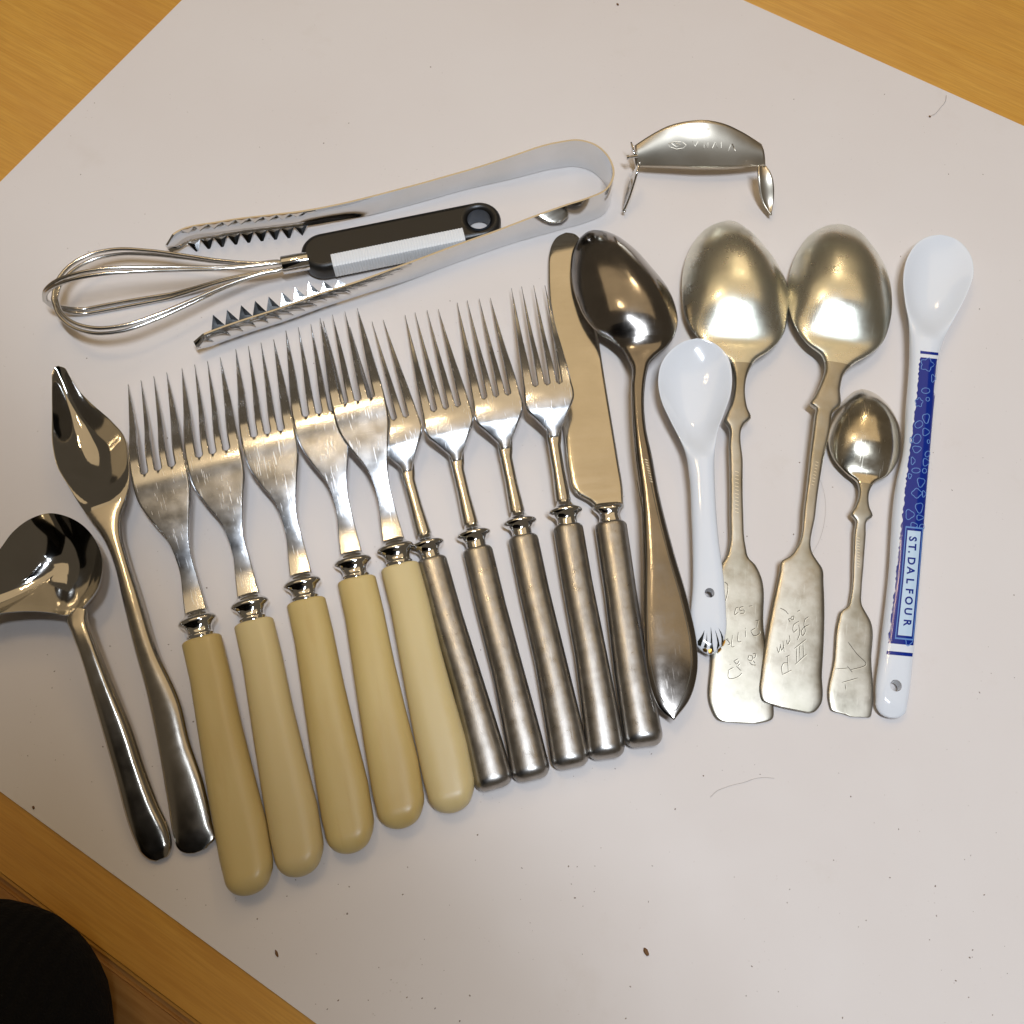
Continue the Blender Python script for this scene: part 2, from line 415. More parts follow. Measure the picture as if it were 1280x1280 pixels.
def fork_head(parent, mat, lef, rig, s_root, tips, zprof, thprof, slot, taper, slotr, s0, camber=0.0006):
    """lef / rig: local edge points (d, s) from neck up to the tine roots; tips: local (d, s) of the four tine ends"""
    def edge(e):
        c = catmull(e, 8); s = np.maximum.accumulate(c[:, 1]) + np.arange(len(c)) * 1e-9; return s, c[:, 0]
    EL, ER = edge(lef), edge(rig)
    zf = lambda s: float(pchip([a for a, _ in zprof], [b for _, b in zprof], s)); tf = lambda s: float(pchip([a for a, _ in thprof], [b for _, b in thprof], s))
    m = 6; rows = list(np.linspace(s0, s_root, 36)); smax = max(t[1] for t in tips)
    T = np.concatenate([slotr * np.array([.14, .34, .6, 1.0]), np.linspace(slotr, smax - s_root, 34)[1:]])
    Ld, Rd = float(np.interp(s_root, *EL)), float(np.interp(s_root, *ER))
    bm = bmesh.new(); nt = len(tips)
    top = []; bot = []
    def zz(s, d, cd, w): return zf(s) + camber * (1 - min(1, abs((d - cd) / max(w, 1e-5)))**2)
    grid = []
    for s in rows:
        l, r = float(np.interp(s, *EL)), float(np.interp(s, *ER)); row = []
        for k in range(nt):
            a = l + (r-l)*k/nt; b = l + (r-l)*(k+1)/nt
            row.append([(a + (b-a)*j/m, s) for j in range(m+1)])
        grid.append((row, (l+r)/2, (r-l)/2))
    for g in T:
        row = []
        for k in range(nt):
            b0 = Ld + (Rd-Ld)*k/nt; b1 = Ld + (Rd-Ld)*(k+1)/nt; c0 = (b0+b1)/2
            Lk = tips[k][1] - s_root; tau = min(1.0, g / (smax - s_root)); sg = s_root + Lk * tau
            e0 = b0 + (slot/2 if k > 0 else 0); e1 = b1 - (slot/2 if k < nt-1 else 0)
            c = (e0+e1)/2 + (tips[k][0] - (e0+e1)/2) * tau
            w = max(.00012, (e1-e0)/2 * (1 - tau ** taper))
            bl = min(1.0, g / slotr); bl = math.sqrt(max(0, 1 - (1 - bl)**2))
            a = b0 + (c - w - b0) * bl if k > 0 else c - w; b = b1 + (c + w - b1) * bl if k < nt-1 else c + w
            row.append([(a + (b-a)*j/m, sg) for j in range(m+1)])
        grid.append((row, (Ld+Rd)/2, (Rd-Ld)/2))
    vt, vb = [], []
    for (row, cd, wd) in grid:
        t_, b_ = [], []
        for seg in row:
            t_.append([bm.verts.new((d, s, zz(s, d, cd, wd))) for d, s in seg])
            b_.append([bm.verts.new((d, s, zz(s, d, cd, wd) - tf(s))) for d, s in seg])
        vt.append(t_); vb.append(b_)
    for i in range(len(grid) - 1):
        for k in range(nt):
            for j in range(m):
                bm.faces.new((vt[i][k][j], vt[i][k][j+1], vt[i+1][k][j+1], vt[i+1][k][j]))
                bm.faces.new((vb[i][k][j+1], vb[i][k][j], vb[i+1][k][j], vb[i+1][k][j+1]))
    bmesh.ops.remove_doubles(bm, verts=bm.verts[:], dist=2e-6)
    be = [e for e in bm.edges if e.is_boundary]
    # stitch upper and lower sheets along their outlines
    low = {}
    for v in bm.verts: low.setdefault((round(v.co.x, 6), round(v.co.y, 6)), []).append(v)
    def mate(v):
        l = low[(round(v.co.x, 6), round(v.co.y, 6))]; return min(l, key=lambda q: q.co.z)
    done = set()
    for e in be:
        a, b = e.verts; c, d = mate(a), mate(b)
        if c is a or d is b: continue
        try: bm.faces.new((a, b, d, c))
        except ValueError: pass
    bmesh.ops.recalc_face_normals(bm, faces=bm.faces[:])
    ed = [e for e in bm.edges if len(e.link_faces) == 2 and e.calc_face_angle(0) > math.radians(55)]
    bmesh.ops.bevel(bm, geom=ed, offset=.00022, offset_type='OFFSET', segments=2, affect='EDGES', clamp_overlap=False)
    bm.verts.index_update()
    V = [v.co.copy() for v in bm.verts]; Fc = [[v.index for v in f.verts] for f in bm.faces]; bm.free()
    cuts = []
    for k in range(nt):
        def tst(x, y, z, k=k):
            if y < s_root + slotr: return False
            best = min(range(nt), key=lambda q: abs(x - ((Ld + (Rd-Ld)*(q+.5)/nt) + (tips[q][0] - (Ld + (Rd-Ld)*(q+.5)/nt)) * min(1, (y - s_root)/(smax - s_root)))))
            return best == k
        cuts.append(('tine', mat, tst))
    cuts.append(('fork_head', mat, lambda x, y, z: True))
    res = split_parts(V, Fc, cuts, parent)
    for o in res[:-1]: o.parent = res[-1]
    return res[-1]

def lathe_oval(name, rows, mat, parent, q=2.0, n=24):
    """rows: (s, centre d, half width, z centre, half thickness)"""
    V, Fc = section_mesh([(s, c - w, c + w, z, 0, 2*h, 2, q) for s, c, w, z, h in rows], n, q)
    return mesh_obj(name, V, Fc, mat, parent, True, 60)
def dense(rows, k=5):
    c = catmull(rows, k); c[:, 0] = np.maximum.accumulate(c[:, 0] + np.arange(len(c))*1e-9); return [tuple(r) for r in c]

def make_ivory_fork():
    A, B = (314, 1119), (183, 472)
    t = thing('ivory_fork', (0, 0, 0), 0, 'x', 'fork')
    hl = [(228, 806), (239, 855), (252, 938), (264, 1012), (276, 1078), (281, 1098)]; hr = [(277, 793), (288, 837), (302, 902), (317, 962), (334, 1027), (342, 1075), (341, 1094)]
    L1, L = fork_local(A, B, hl, [.005]*9); R1, _ = fork_local(A, B, hr, [.005]*9)
    l = lambda s, E: float(np.interp(s, [e[1] for e in E[::-1]], [e[0] for e in E[::-1]]))
    sh = (L1[0][1] + R1[0][1]) / 2
    rows = []
    for k in range(70):
        u = k / 69; s = sh * (0.5 - 0.5*math.cos(math.pi * u))
        a, b = l(s, L1), l(s, R1); c = (a+b)/2; w = (b-a)/2; h = .0056 - .0012 * (s/sh)
        f = 1.0
        e1 = .0080
        if s < e1: f = math.sqrt(max(0, 1 - (1 - s/e1)**2.4))
        e2 = .0009
        if s > sh - e2: f2 = (sh - s)/e2; hh = .82 + .18*math.sqrt(max(0, 1 - (1-f2)**2)); w *= hh; h *= hh
        rows.append((s, c, max(w*f, 1e-5), .0058, max(h*min(1, f*1.02), 1e-5)))
    lathe_oval('handle', rows, IVORY, t, 3.6, 32)
    c0 = rows[-1][1]
    ne = fork_local(A, B, [(229, 760), (256, 752)], [.006, .006])[0]; cn = (ne[0][0] + ne[1][0])/2
    bo = [(-.0006, .0048, .0038), (.0006, .0050, .0040), (.0012, .0054, .0040), (.0019, .0050, .0037), (.0032, .0048, .0036), (.0048, .0053, .0040), (.0061, .0066, .0047), (.0071, .0074, .0048), (.0080, .0072, .0044), (.0089, .0062, .0034), (.0102, .0048, .0020), (.0116, .0040, .0012)]
    lathe_oval('bolster', dense([(sh + s, c0 + (cn - c0)*max(0, s)/.0116, w, .0061, h) for s, w, h in bo]), CHROME, t, 2.2)
    s0 = sh + .0085
    z = .0062
    lef = [(229, 764), (228, 742), (226, 720), (221, 700), (211, 677), (190, 652), (174, 630), (167, 610), (163, 590), (162, 580)]
    rig = [(258, 757), (252, 740), (245, 715), (240, 697), (237.5, 680), (237, 640), (237, 606), (234, 588), (230, 572)]
    zl = [.0064, .0066, .0072, .0082, .0100, .0122, .0138, .0150, .0160, .0161]; zr = [.0064, .0066, .0074, .0084, .0098, .0126, .0148, .0158, .0161]
    lef, _ = fork_local(A, B, lef, zl); rig, _ = fork_local(A, B, rig, zr)
    sr = fork_local(A, B, [(197, 588)], [.0161])[0][0][1]
    lef = [p for p in lef]; rig = [p for p in rig]
    lef = [(lef[0][0], s0 - .001)] + lef[1:]; rig = [(rig[0][0], s0 - .001)] + rig[1:]
    lef.append((lef[-1][0] + .0000, sr + .004)); rig.append((rig[-1][0] - .0002, sr + .004))
    tips, _ = fork_local(A, B, [(160, 480), (176, 475), (192, 470), (208, 465)], [.0020]*4)
    st = max(q[1] for q in tips)
    zp = [(s0 - .002, .0064), (s0 + .010, .0067), (s0 + .018, .0078), (s0 + .030, .0112), (sr - .010, .0148), (sr - .001, .0161), (sr + .006, .0156), (sr + .014, .0132), (sr + .024, .0090), (st, .0018)]
    tp = [(s0, .0026), (s0 + .02, .0021), (sr, .0019), (st - .004, .0012), (st, .0007)]
    fork_head(t, STEEL_F, lef, rig, sr, tips, zp, tp, .0026, 1.7, .0014, s0 - .001, .00012)
    return t

def make_steel_fork():
    A, B = (713, 961), (592, 375)
    t = thing('steel_fork', (0, 0, 0), 0, 'x', 'fork')
    hl = [(635, 675), (650, 749), (669, 834), (683, 915), (688, 948)]; hr = [(671.5, 665.5), (687.5, 740), (709, 827.5), (728, 905.6), (735.5, 940)]
    L1, L = fork_local(A, B, hl, [.005]*9); R1, _ = fork_local(A, B, hr, [.005]*9)
    l = lambda s, E: float(np.interp(s, [e[1] for e in E[::-1]], [e[0] for e in E[::-1]]))
    sh = (L1[0][1] + R1[0][1]) / 2; rows = []
    for k in range(80):
        u = k / 79; s = sh * (0.5 - 0.5*math.cos(math.pi * u)); a, b = l(s, L1), l(s, R1); c = (a+b)/2; w = (b-a)/2; h = .0050 - .0010*(s/sh); f = 1.0
        e1 = .0042
        if s < e1: f = math.sqrt(max(0, 1 - (1 - s/e1)**2)) ** .9
        e2 = .0020
        if s > sh - e2: g = (sh - s)/e2; hh = .72 + .28*math.sqrt(max(0, 1 - (1-g)**2)); w *= hh; h *= hh
        rows.append((s, c, max(w*(.35 + .65*f), 1e-5), .0052, max(h*f, 1e-5)))
    lathe_oval('handle', rows, SATIN, t, 2.3, 26)
    c0 = rows[-1][1]
    ne = fork_local(A, B, [(638, 636), (654, 634)], [.006]*2)[0]; cn = (ne[0][0]+ne[1][0])/2; sn = (ne[0][1]+ne[1][1])/2
    bo = [(-.0008, .0040, .0031), (.0006, .0040, .0031), (.0024, .0041, .0032), (.0036, .0048, .0038), (.0046, .0062, .0047), (.0053, .0068, .0050), (.0059, .0068, .0049), (.0066, .0060, .0043), (.0076, .0042, .0031), (.0092, .0030, .0024), (.0115, .0026, .0021)]
    lathe_oval('bolster', dense([(sh + s, c0 + (cn - c0)*max(0, s)/.0115, w, .0058, h) for s, w, h in bo]), CHROME, t, 2.0)
    # stem
    sl = fork_local(A, B, [(638, 638), (632.5, 604), (626, 570), (621, 552)], [.006, .007, .0085, .009])[0]; srr = fork_local(A, B, [(654, 636), (646, 604), (639, 570), (641, 548)], [.006, .007, .0085, .009])[0]
    st_ = []
    for k in range(30):
        u = k / 29; s = sh + .0102 + (sl[3][1] + .001 - sh - .0102)*u
        a = float(np.interp(s, [e[1] for e in sl], [e[0] for e in sl])); b = float(np.interp(s, [e[1] for e in srr], [e[0] for e in srr]))
        st_.append((s, (a+b)/2, (b-a)/2*1.2*(1 - .25*max(0, (u-.8)/.2)), .0058 + .0024*u, .0023 - .0010*u))
    lathe_oval('stem', st_, STEEL, t, 2.4)
    lef = [(626, 562), (622.5, 553), (616, 546), (606, 537), (597, 529), (593.5, 522), (592, 512), (590.5, 498)]
    rig = [(637.5, 560), (640, 549), (644, 538), (648, 527), (652, 517), (654, 509), (653, 500), (650.5, 492)]
    zl = [.0092, .0098, .0106, .0116, .0124, .0128, .0131, .0132]
    lef, _ = fork_local(A, B, lef, zl); rig, _ = fork_local(A, B, rig, zl)
    sr = fork_local(A, B, [(619.7, 496)], [.0132])[0][0][1]; s0 = min(lef[0][1], rig[0][1])
    tips, _ = fork_local(A, B, [(571.5, 378.5), (584, 376), (599, 374), (613, 373)], [.0022]*4); st = max(q[1] for q in tips)
    lef.append((lef[-1][0] - .0001, sr + .004)); rig.append((rig[-1][0] - .0003, sr + .004))
    zp = [(s0, .0092), (s0 + .005, .0102), (s0 + .012, .0124), (sr - .003, .0132), (sr + .006, .0124), (sr + .016, .0100), (sr + .028, .0064), (st, .0024)]
    tp = [(s0, .0020), (sr, .0017), (st - .004, .0011), (st, .0006)]
    fork_head(t, STEEL_F, lef, rig, sr, tips, zp, tp, .0020, 1.15, .0012, s0, .0005)
    return t

def copy_tree(o, parent=None):
    c = o.copy(); sc.collection.objects.link(c); c.parent = parent
    for ch in list(o.children): copy_tree(ch, c)
    return c
iv = make_ivory_fork(); stf = make_steel_fork()
FORKS = [  # prototype, handle end, tine centre, lift, pitch (deg), label
    (iv, (314, 1119), (183, 472), 0, 0, 'ivory-handled fork beside the pointed pouring spoon, first of its row'),
    (iv, (377, 1096), (249.5, 449), 0, 0, 'ivory-handled fork, second from the pouring spoon'),
    (iv, (440, 1067), (317, 427), 0, 0, 'ivory-handled fork in the middle of the five ivory ones'),
    (iv, (503, 1036), (380, 406), 0, 0, 'ivory-handled fork, second from the all-steel forks'),
    (iv, (567, 1016), (422, 386), 0, .75, 'ivory-handled fork right next to the all-steel forks'),
    (stf, (618, 987), (458, 404), 0, -.0, 'all-steel fork next to the ivory handles, tines tucked under the ivory fork'),
    (stf, (664, 976), (528, 395), 0, 0, 'all-steel fork, second from the ivory handles'),
    (stf, (713, 961), (592, 375), 0, 0, 'all-steel fork, second from the table knife'),
    (stf, (757, 949), (661, 369), 0, .75, 'all-steel fork with its outer tine over the knife blade'),
]
first = set()
for proto, A, B, lift, pitch, lab in FORKS:
    o = proto if proto.name not in first else copy_tree(proto); first.add(proto.name)
    O, rz = frame_of(A, B); O.z = lift
    o.location = O; o.rotation_euler = (math.radians(pitch), 0, rz)
    tag(o, lab, 'fork', 'ivory-handled forks in a row' if proto is iv else 'all-steel forks in a row')

# ------------------------------------------------------------------ table knife
KN = thing('table_knife', *frame_of((804, 934), (708, 291)), 'table knife with dull steel handle and broad blade under the dark spoon', 'knife')
KA, KB = (804, 934), (708, 291)
bl = Strip(KA, KB, [(739, 628), (731, 623), (724, 620), (717.5, 614), (711, 590), (706, 545), (699, 490), (692, 420), (687, 369), (686, 342), (687.5, 315), (691, 304), (697, 296)],
           [(779.5, 627), (779, 612), (774, 580), (757.5, 480), (750, 432), (743, 385), (737, 345), (732, 315), (727, 300), (720, 293)],
           [(0, 5, 0, 2.2), (.45, 5, 0, 2.2), (.7, 3.8, .15, 1.7), (.94, 2.0, .2, 1.3), (1, 1.4, .1, .9)], q=10)
hl = [(743, 657), (756, 746), (767.6, 841), (780, 924)]; hr = [(783, 651), (795, 735), (812, 840), (827.5, 914)]
L1 = [bl.local(px(u, v, .005)) for u, v in hl]; R1 = [bl.local(px(u, v, .005)) for u, v in hr]; sh = (L1[0][1] + R1[0][1])/2; rows = []
for k in range(80):
    s = sh*(0.5 - 0.5*math.cos(math.pi*k/79)); a = np.interp(s, [e[1] for e in L1[::-1]], [e[0] for e in L1[::-1]]); b = np.interp(s, [e[1] for e in R1[::-1]], [e[0] for e in R1[::-1]])
    w = (b-a)/2; h = .0052 - .0008*s/sh; f = 1.0
    if s < .0045: f = math.sqrt(max(0, 1 - (1 - s/.0045)**2))
    if s > sh - .002: g = (sh - s)/.002; hh = .75 + .25*math.sqrt(max(0, 1-(1-g)**2)); w *= hh; h *= hh
    rows.append((s, (a+b)/2, max(w*(.45 + .55*f), 1e-5), .0054, max(h*f, 1e-5)))
lathe_oval('handle', rows, SATIN, KN, 2.3, 26)
cb = rows[-1][1]
V, Fc = section_mesh([bl.row(s) for s in [sh + .0072] + [q for q in bl.stations(120) if q > sh + .0076]], 20, 10)
mesh_obj('blade', V, Fc, BLADE, KN, True, 60)
lathe_oval('bolster', dense([(sh + s, cb + .0002 - s*.02, w, .0056, h) for s, w, h in [(-.0008, .0044, .0034), (.001, .0045, .0034), (.003, .0043, .0032), (.0045, .0050, .0036), (.0058, .0062, .0036), (.0068, .0064, .0030), (.0076, .0060, .0020), (.0084, .0052, .0012)]]), CHROME, KN, 2.2)

# ------------------------------------------------------------------ dark steel tablespoon
sp = Strip((842.5, 900.5), (742, 288),
    [(789, 457.5), (789, 485), (791, 535), (794, 570), (800, 616), (804, 701), (805, 785), (809.5, 841), (816.6, 869.5), (826, 888)][::-1] +
    [(785, 450), (779, 439), (766, 428), (746, 416), (730, 397), (721, 377), (714.7, 355), (713, 332), (717, 310), (727, 295), (734, 290)],
    [(861.6, 875), (871.4, 841), (871.4, 807.6), (861.6, 757), (842, 689), (823.6, 616), (815, 570), (807.5, 535), (806, 485), (809, 465), (812, 455), (819, 447), (833, 435), (843, 420), (847, 402), (844, 383), (835, 361), (816, 336), (793, 311), (769, 294), (755, 289)],
    [(0, 9, .1, 1.0), (.03, 9.2, .5, 1.6), (.2, 10, 1.0, 2.0), (.45, 11.0, 1.2, 2.6), (.66, 11.5, .8, 3.0), (.73, 10.0, .8, 2.4), (.82, 7.6, 0, 1.4), (.92, 5.4, 0, 1.2), (1, 4.2, 0, .8)], p=2.5, q=6, bowl=(.69, 11.0, 2.5))
spt = sp.thing('steel_tablespoon', 'dark polished steel tablespoon lying face down over the knife blade', 'spoon')
V, Fc = sp.mesh(150, 26)
bowl_, hand_ = split_parts(V, Fc, [('bowl', DARKST, lambda x, y, z: y > sp.L*.715), ('handle', DARKST, lambda x, y, z: True)], spt)
# raised border line of the handle and the little notch at its point
rim = [(796, 600), (803, 640), (808, 701), (810, 785), (815, 838), (823, 866), (832, 880), (843, 888), (853, 872), (863, 842), (863, 808), (853, 757), (834, 689), (817, 620), (811, 590)]
V, Fc = ribbons(sp, [rim], .00028, .00003); mesh_obj('border_groove', V, Fc, ENGR, hand_, True, None)
V, Fc = ribbons(sp, [[(806 + k*.8, 574 + k*3.4), (809.5 + k*.8, 575.5 + k*3.4)] for k in range(9)], .0004, .00003, 2); mesh_obj('hallmark', V, Fc, STAMP_GLINT, hand_, True, None)

# ------------------------------------------------------------------ silver spoons (fiddle pattern, face down)
def silver_spoon(name, A, B, left, right, prof, bowl, tb, mb, mh, label, strokes, marks, wd=.00024):
    s = Strip(A, B, left, right, prof, p=2.7, q=9, bowl=bowl)
    t = s.thing(name, label, 'spoon'); V, Fc = s.mesh(190, 26)
    b, h = split_parts(V, Fc, [('bowl', mb, lambda x, y, z: y > s.L*tb), ('handle', mh, lambda x, y, z: True)], t)
    if strokes: e_ = mesh_obj('engraving', *ribbons(s, strokes, wd, .00004), ENGR, h, True, None); mesh_obj('painted_glint', *ribbons(s, [[(u + .7, v + .7) for u, v in l] for l in strokes], wd*.6, .00002), STAMP_GLINT, h, True, None)  # pale offset copies of the strokes paint a highlight along the engraving
    if marks: V, Fc = ribbons(s, marks, .00035, .00003, 2); mesh_obj('hallmark', V, Fc, STAMP_GLINT, h, True, None)
    return s, t
def R8(lines): return [[(880 + x/8, 720 + y/8) for x, y in l] for l in lines]
engA = R8([[(450, 302), (482, 298)], [(318, 320), (308, 388), (345, 360)], [(318, 320), (345, 312)], [(395, 305), (358, 318), (362, 345), (398, 342), (402, 368), (362, 376)],
  [(515, 446), (556, 440)], [(536, 446), (530, 512)], [(466, 548), (515, 520)], [(466, 548), (500, 597), (556, 566), (552, 540)], [(415, 546), (416, 612)], [(414, 520), (416, 528)],
  [(342, 560), (350, 660), (372, 652)], [(284, 592), (290, 710), (304, 704)], [(215, 628), (242, 650), (258, 682), (236, 688)], [(236, 622), (244, 648)],
  [(245, 940), (296, 914)], [(245, 940), (246, 1020), (350, 1000), (378, 972)], [(258, 880), (264, 886)], [(296, 852), (342, 826)], [(298, 852), (330, 880), (352, 848)], [(322, 900), (372, 948)], [(340, 900), (356, 880)],
  [(450, 790), (442, 836), (476, 846), (482, 800), (452, 792)], [(486, 780), (512, 776), (508, 816), (486, 822)], [(455, 860), (476, 884), (520, 892)], [(490, 846), (512, 872)],
  [(205, 60), (232, 80), (236, 150), (214, 250)]])
engB = R8([[(934, 356), (962, 340)], [(900, 400), (876, 408), (872, 432), (892, 436), (900, 402)], [(842, 430), (862, 462)], [(842, 430), (866, 424)],
  [(1044, 408), (1014, 430), (1000, 480), (1012, 560), (986, 596), (974, 560), (1002, 512), (1050, 486)], [(950, 452), (896, 490), (898, 562), (934, 530)], [(948, 486), (958, 570), (934, 640)],
  [(852, 590), (862, 642)], [(824, 640), (836, 682), (860, 642)], [(790, 648), (802, 762)], [(764, 680), (776, 742), (800, 694)], [(728, 710), (745, 764), (764, 700)],
  [(902, 726), (1022, 630)], [(908, 886), (1026, 780)], [(926, 724), (926, 862)], [(956, 698), (962, 832)], [(990, 668), (996, 802)],
  [(815, 812), (858, 790)], [(836, 800), (842, 952)], [(836, 868), (796, 872), (778, 904), (784, 986)], [(784, 986), (876, 940)], [(760, 320), (810, 345), (846, 384)]])
marksA = [[(918.5 + (k % 2)*.6, 589 + k*4.6), (923.5, 590.5 + k*4.6)] for k in range(12)]
marksB = [[(1019.5 - k*.75, 577 + k*4.0), (1023 - k*.75, 578.5 + k*4.0)] for k in range(8)]
profS = [(0, 1.0, 0, 1.4), (.06, 1.5, .15, 1.7), (.28, 4.0, .2, 2.0), (.45, 6.0, .3, 2.6), (.60, 7.6, .3, 3.0), (.68, 7.6, .6, 2.6), (.76, 6.2, 0, 1.5), (.88, 3.0, 0, 1.2), (1, .6, 0, .8)]
sA, tA = silver_spoon('silver_tablespoon', (927, 904), (912, 276),
  [(895, 898), (888.5, 886), (888, 830), (893, 770), (901, 706), (908, 695), (911, 684), (912, 644), (912, 600), (911, 560), (910, 533), (905.5, 527), (908, 518), (914, 505), (917.5, 488), (917, 468), (911, 453), (898, 444), (884, 434), (870, 420), (858, 400), (852.5, 368), (855, 332), (867, 303), (887, 283), (900, 278)],
  [(950, 904), (966, 898), (967, 883), (961, 835), (954.5, 785), (949.5, 716), (944, 706), (936, 698), (932, 683), (929, 640), (928.5, 580), (930, 531), (938.5, 523), (934, 510), (931, 490), (935, 467), (945, 450), (960, 440), (977, 422), (985, 392), (985, 360), (975, 335), (957, 310), (935, 287), (923, 279)],
  profS, (.695, 11.6, 2.5), .655, SILVER, SILVER_H, 'tarnished silver tablespoon with engraved paddle end beneath the small porcelain spoon', engA, marksA)
profS2 = [(t, z + (1.7 if t < .3 else 1.0 if t < .5 else 0), c, h) for t, z, c, h in profS]
sB, tB = silver_spoon('silver_tablespoon', (985, 886), (1047, 280),
  [(966, 881), (953, 876), (949.5, 864), (951, 845), (960, 785), (974, 716), (977, 701), (986, 696), (996, 684), (1005, 632), (1013, 562), (1018, 520), (1019, 511), (1012, 505.5), (1017, 497), (1026, 478), (1031, 460), (1028, 446), (1010, 431), (993, 408), (985, 380), (986, 347), (997, 315), (1017, 290), (1032, 282.5)],
  [(1000, 889), (1018, 890), (1024, 884), (1027.5, 841), (1029.5, 729), (1028, 711), (1022, 702), (1016, 693), (1019, 644), (1028, 580), (1038, 535), (1041, 516), (1049.5, 508), (1050, 486), (1055, 468), (1067, 455.5), (1085, 445), (1102, 430), (1112, 405), (1115, 372), (1110, 342), (1092, 310), (1072, 288), (1060, 282.5)],
  profS2, (.695, 11.6, 2.5), .655, SILVER, SILVER_H, 'tarnished silver tablespoon engraved with numerals, paddle end overlapping its twin', engB, marksB)
profT = [(0, .8, 0, 1.1), (.06, 1.1, .1, 1.3), (.3, 2.6, .15, 1.5), (.5, 4.0, .2, 1.9), (.62, 5.0, .3, 2.2), (.70, 4.8, .4, 1.8), (.78, 3.6, 0, 1.1), (.9, 1.6, 0, .9), (1, .4, 0, .6)]
engT = [[(1000 + x/4, 600 + y/4) for x, y in l] for l in [[(240, 810), (285, 870), (330, 920), (252, 950)], [(210, 1012), (288, 990)], [(236, 930), (262, 962)], [(175, 945), (240, 940)], [(230, 1050), (225, 1020)]]]
marksT = [[(1071.5 - (k % 2)*.4, 672 + k*3.6), (1074.8, 673 + k*3.6)] for k in range(11)]
sT, tT = silver_spoon('silver_teaspoon', (1064, 896), (1076, 486.5),
  [(1052, 892), (1038.5, 887.5), (1036, 880), (1042, 825), (1047.5, 775), (1050.5, 765), (1060, 757), (1063, 745), (1066, 700), (1067.5, 665), (1068.5, 650), (1063.5, 644.5), (1069, 633), (1073.5, 615), (1071, 603), (1059, 593), (1043, 576), (1035, 554), (1036, 534), (1045, 513), (1060, 495), (1068, 489)],
  [(1076, 896.5), (1088, 896), (1090, 888), (1089, 825), (1087.5, 775), (1083, 767), (1077.5, 757), (1077, 735), (1079, 710), (1082, 670), (1084, 651), (1090.5, 646), (1086.5, 634), (1086, 617), (1092, 605), (1109, 595), (1121, 579), (1126, 556), (1124, 532), (1112, 509), (1094, 492), (1085, 488)],
  profT, (.695, 8.2, 2.5), .67, SILVER_T, SILVER_H, 'small silver teaspoon with scratched paddle end beside the blue printed spoon', engT, marksT, .00022)

# ------------------------------------------------------------------ small porcelain spoon (face up)
P1 = Strip((886, 819), (870, 424),
  [(876, 813), (867, 800), (864, 785), (866, 729), (864.4, 644), (861.6, 594), (856, 563), (850, 549), (837.5, 525), (826, 499), (822.5, 475), (827.5, 452.5), (845, 432.5), (857, 426)],
  [(896, 815), (904, 803), (908, 785), (907.5, 765), (904, 718), (898, 672), (894, 616), (894, 560), (897, 540), (905, 517.5), (913.5, 492), (915, 467.5), (909, 445), (892.5, 429), (882, 425)],
  [(0, 5.2, 0, 1.6, 3), (.04, 5.4, .2, 3.6, 2.6), (.2, 6.2, .2, 4.6, 2.3), (.4, 8.0, .2, 5.6, 2.1), (.55, 9.4, .2, 5.4, 2.1), (.66, 10.4, 0, 4.2, 2.6), (.75, 10.8, 0, 3.0, 4), (.9, 10.6, 0, 2.6, 5), (1, 10.4, 0, 1.6, 5)], p=2.3, q=3, bowl=(.58, -7.4, 2.6))
p1 = P1.thing('porcelain_spoon', 'small plain white porcelain spoon with black and gold striped handle tip', 'spoon')
def drill(o, strip, u, v, r):
    d, s, z = strip.project(u, v)
    c = bpy.data.meshes.new('drill'); bm = bmesh.new(); bmesh.ops.create_cone(bm, cap_ends=True, segments=28, radius1=r, radius2=r, depth=.06)
    bmesh.ops.translate(bm, verts=bm.verts[:], vec=(d, s, z)); bm.to_mesh(c); bm.free()
    co = bpy.data.objects.new('drill', c); sc.collection.objects.link(co); co.parent = o.parent
    md = o.modifiers.new('hole', 'BOOLEAN'); md.object = co; md.operation = 'DIFFERENCE'; md.solver = 'EXACT'
    bpy.context.view_layer.update(); dg = bpy.context.evaluated_depsgraph_get()
    me = bpy.data.meshes.new_from_object(o.evaluated_get(dg)); o.modifiers.clear(); o.data = me
    bpy.data.objects.remove(co); me.set_sharp_from_angle(angle=math.radians(40))
def spoon_parts(S, root, tb, mat, hole):
    st = S.stations(150); k = tb * S.L
    V, Fc = section_mesh([S.row(s) for s in list(st[st < k]) + [k]], 26); h = mesh_obj('handle', V, Fc, mat, root, True, 60)
    drill(h, S, *hole)
    V, Fc = section_mesh([S.row(s) for s in [k] + list(st[st > k])], 26); b = mesh_obj('bowl', V, Fc, mat, root, True, 60)
    return h, b
h1, b1 = spoon_parts(P1, p1, .66, PORC, (887, 741, .0019))
def R18(l): return [(860 + x/18.29, 760 + y/18.29) for x, y in l]
wed = [[(375, 500), (352, 560), (300, 650), (218, 765), (226, 850), (290, 880), (335, 740), (365, 600)], [(432, 560), (420, 700), (385, 830), (355, 900), (430, 915), (440, 760)],
       [(520, 430), (522, 700), (500, 910), (560, 1010), (590, 1000), (560, 800), (545, 600)], [(615, 490), (650, 640), (672, 800), (655, 970), (725, 860), (700, 730), (650, 580)], [(695, 450), (750, 600), (768, 720), (760, 850), (800, 800), (803, 660), (760, 560)]]
for w in wed:
    bm_obj('black_stripe', patch(P1, R18(w), .00006), BLACKGLZ, h1, True, None)
for w in [[(330, 930), (400, 910), (445, 960), (430, 1020), (350, 1010)], [(460, 950), (540, 930), (560, 1030), (520, 1060), (470, 1040)], [(670, 960), (745, 890), (770, 950), (700, 1025)], [(770, 860), (815, 720), (860, 740), (850, 800), (800, 880)]]:
    bm_obj('gold_fleck', patch(P1, R18(w), .00010), GOLD, h1, True, None)

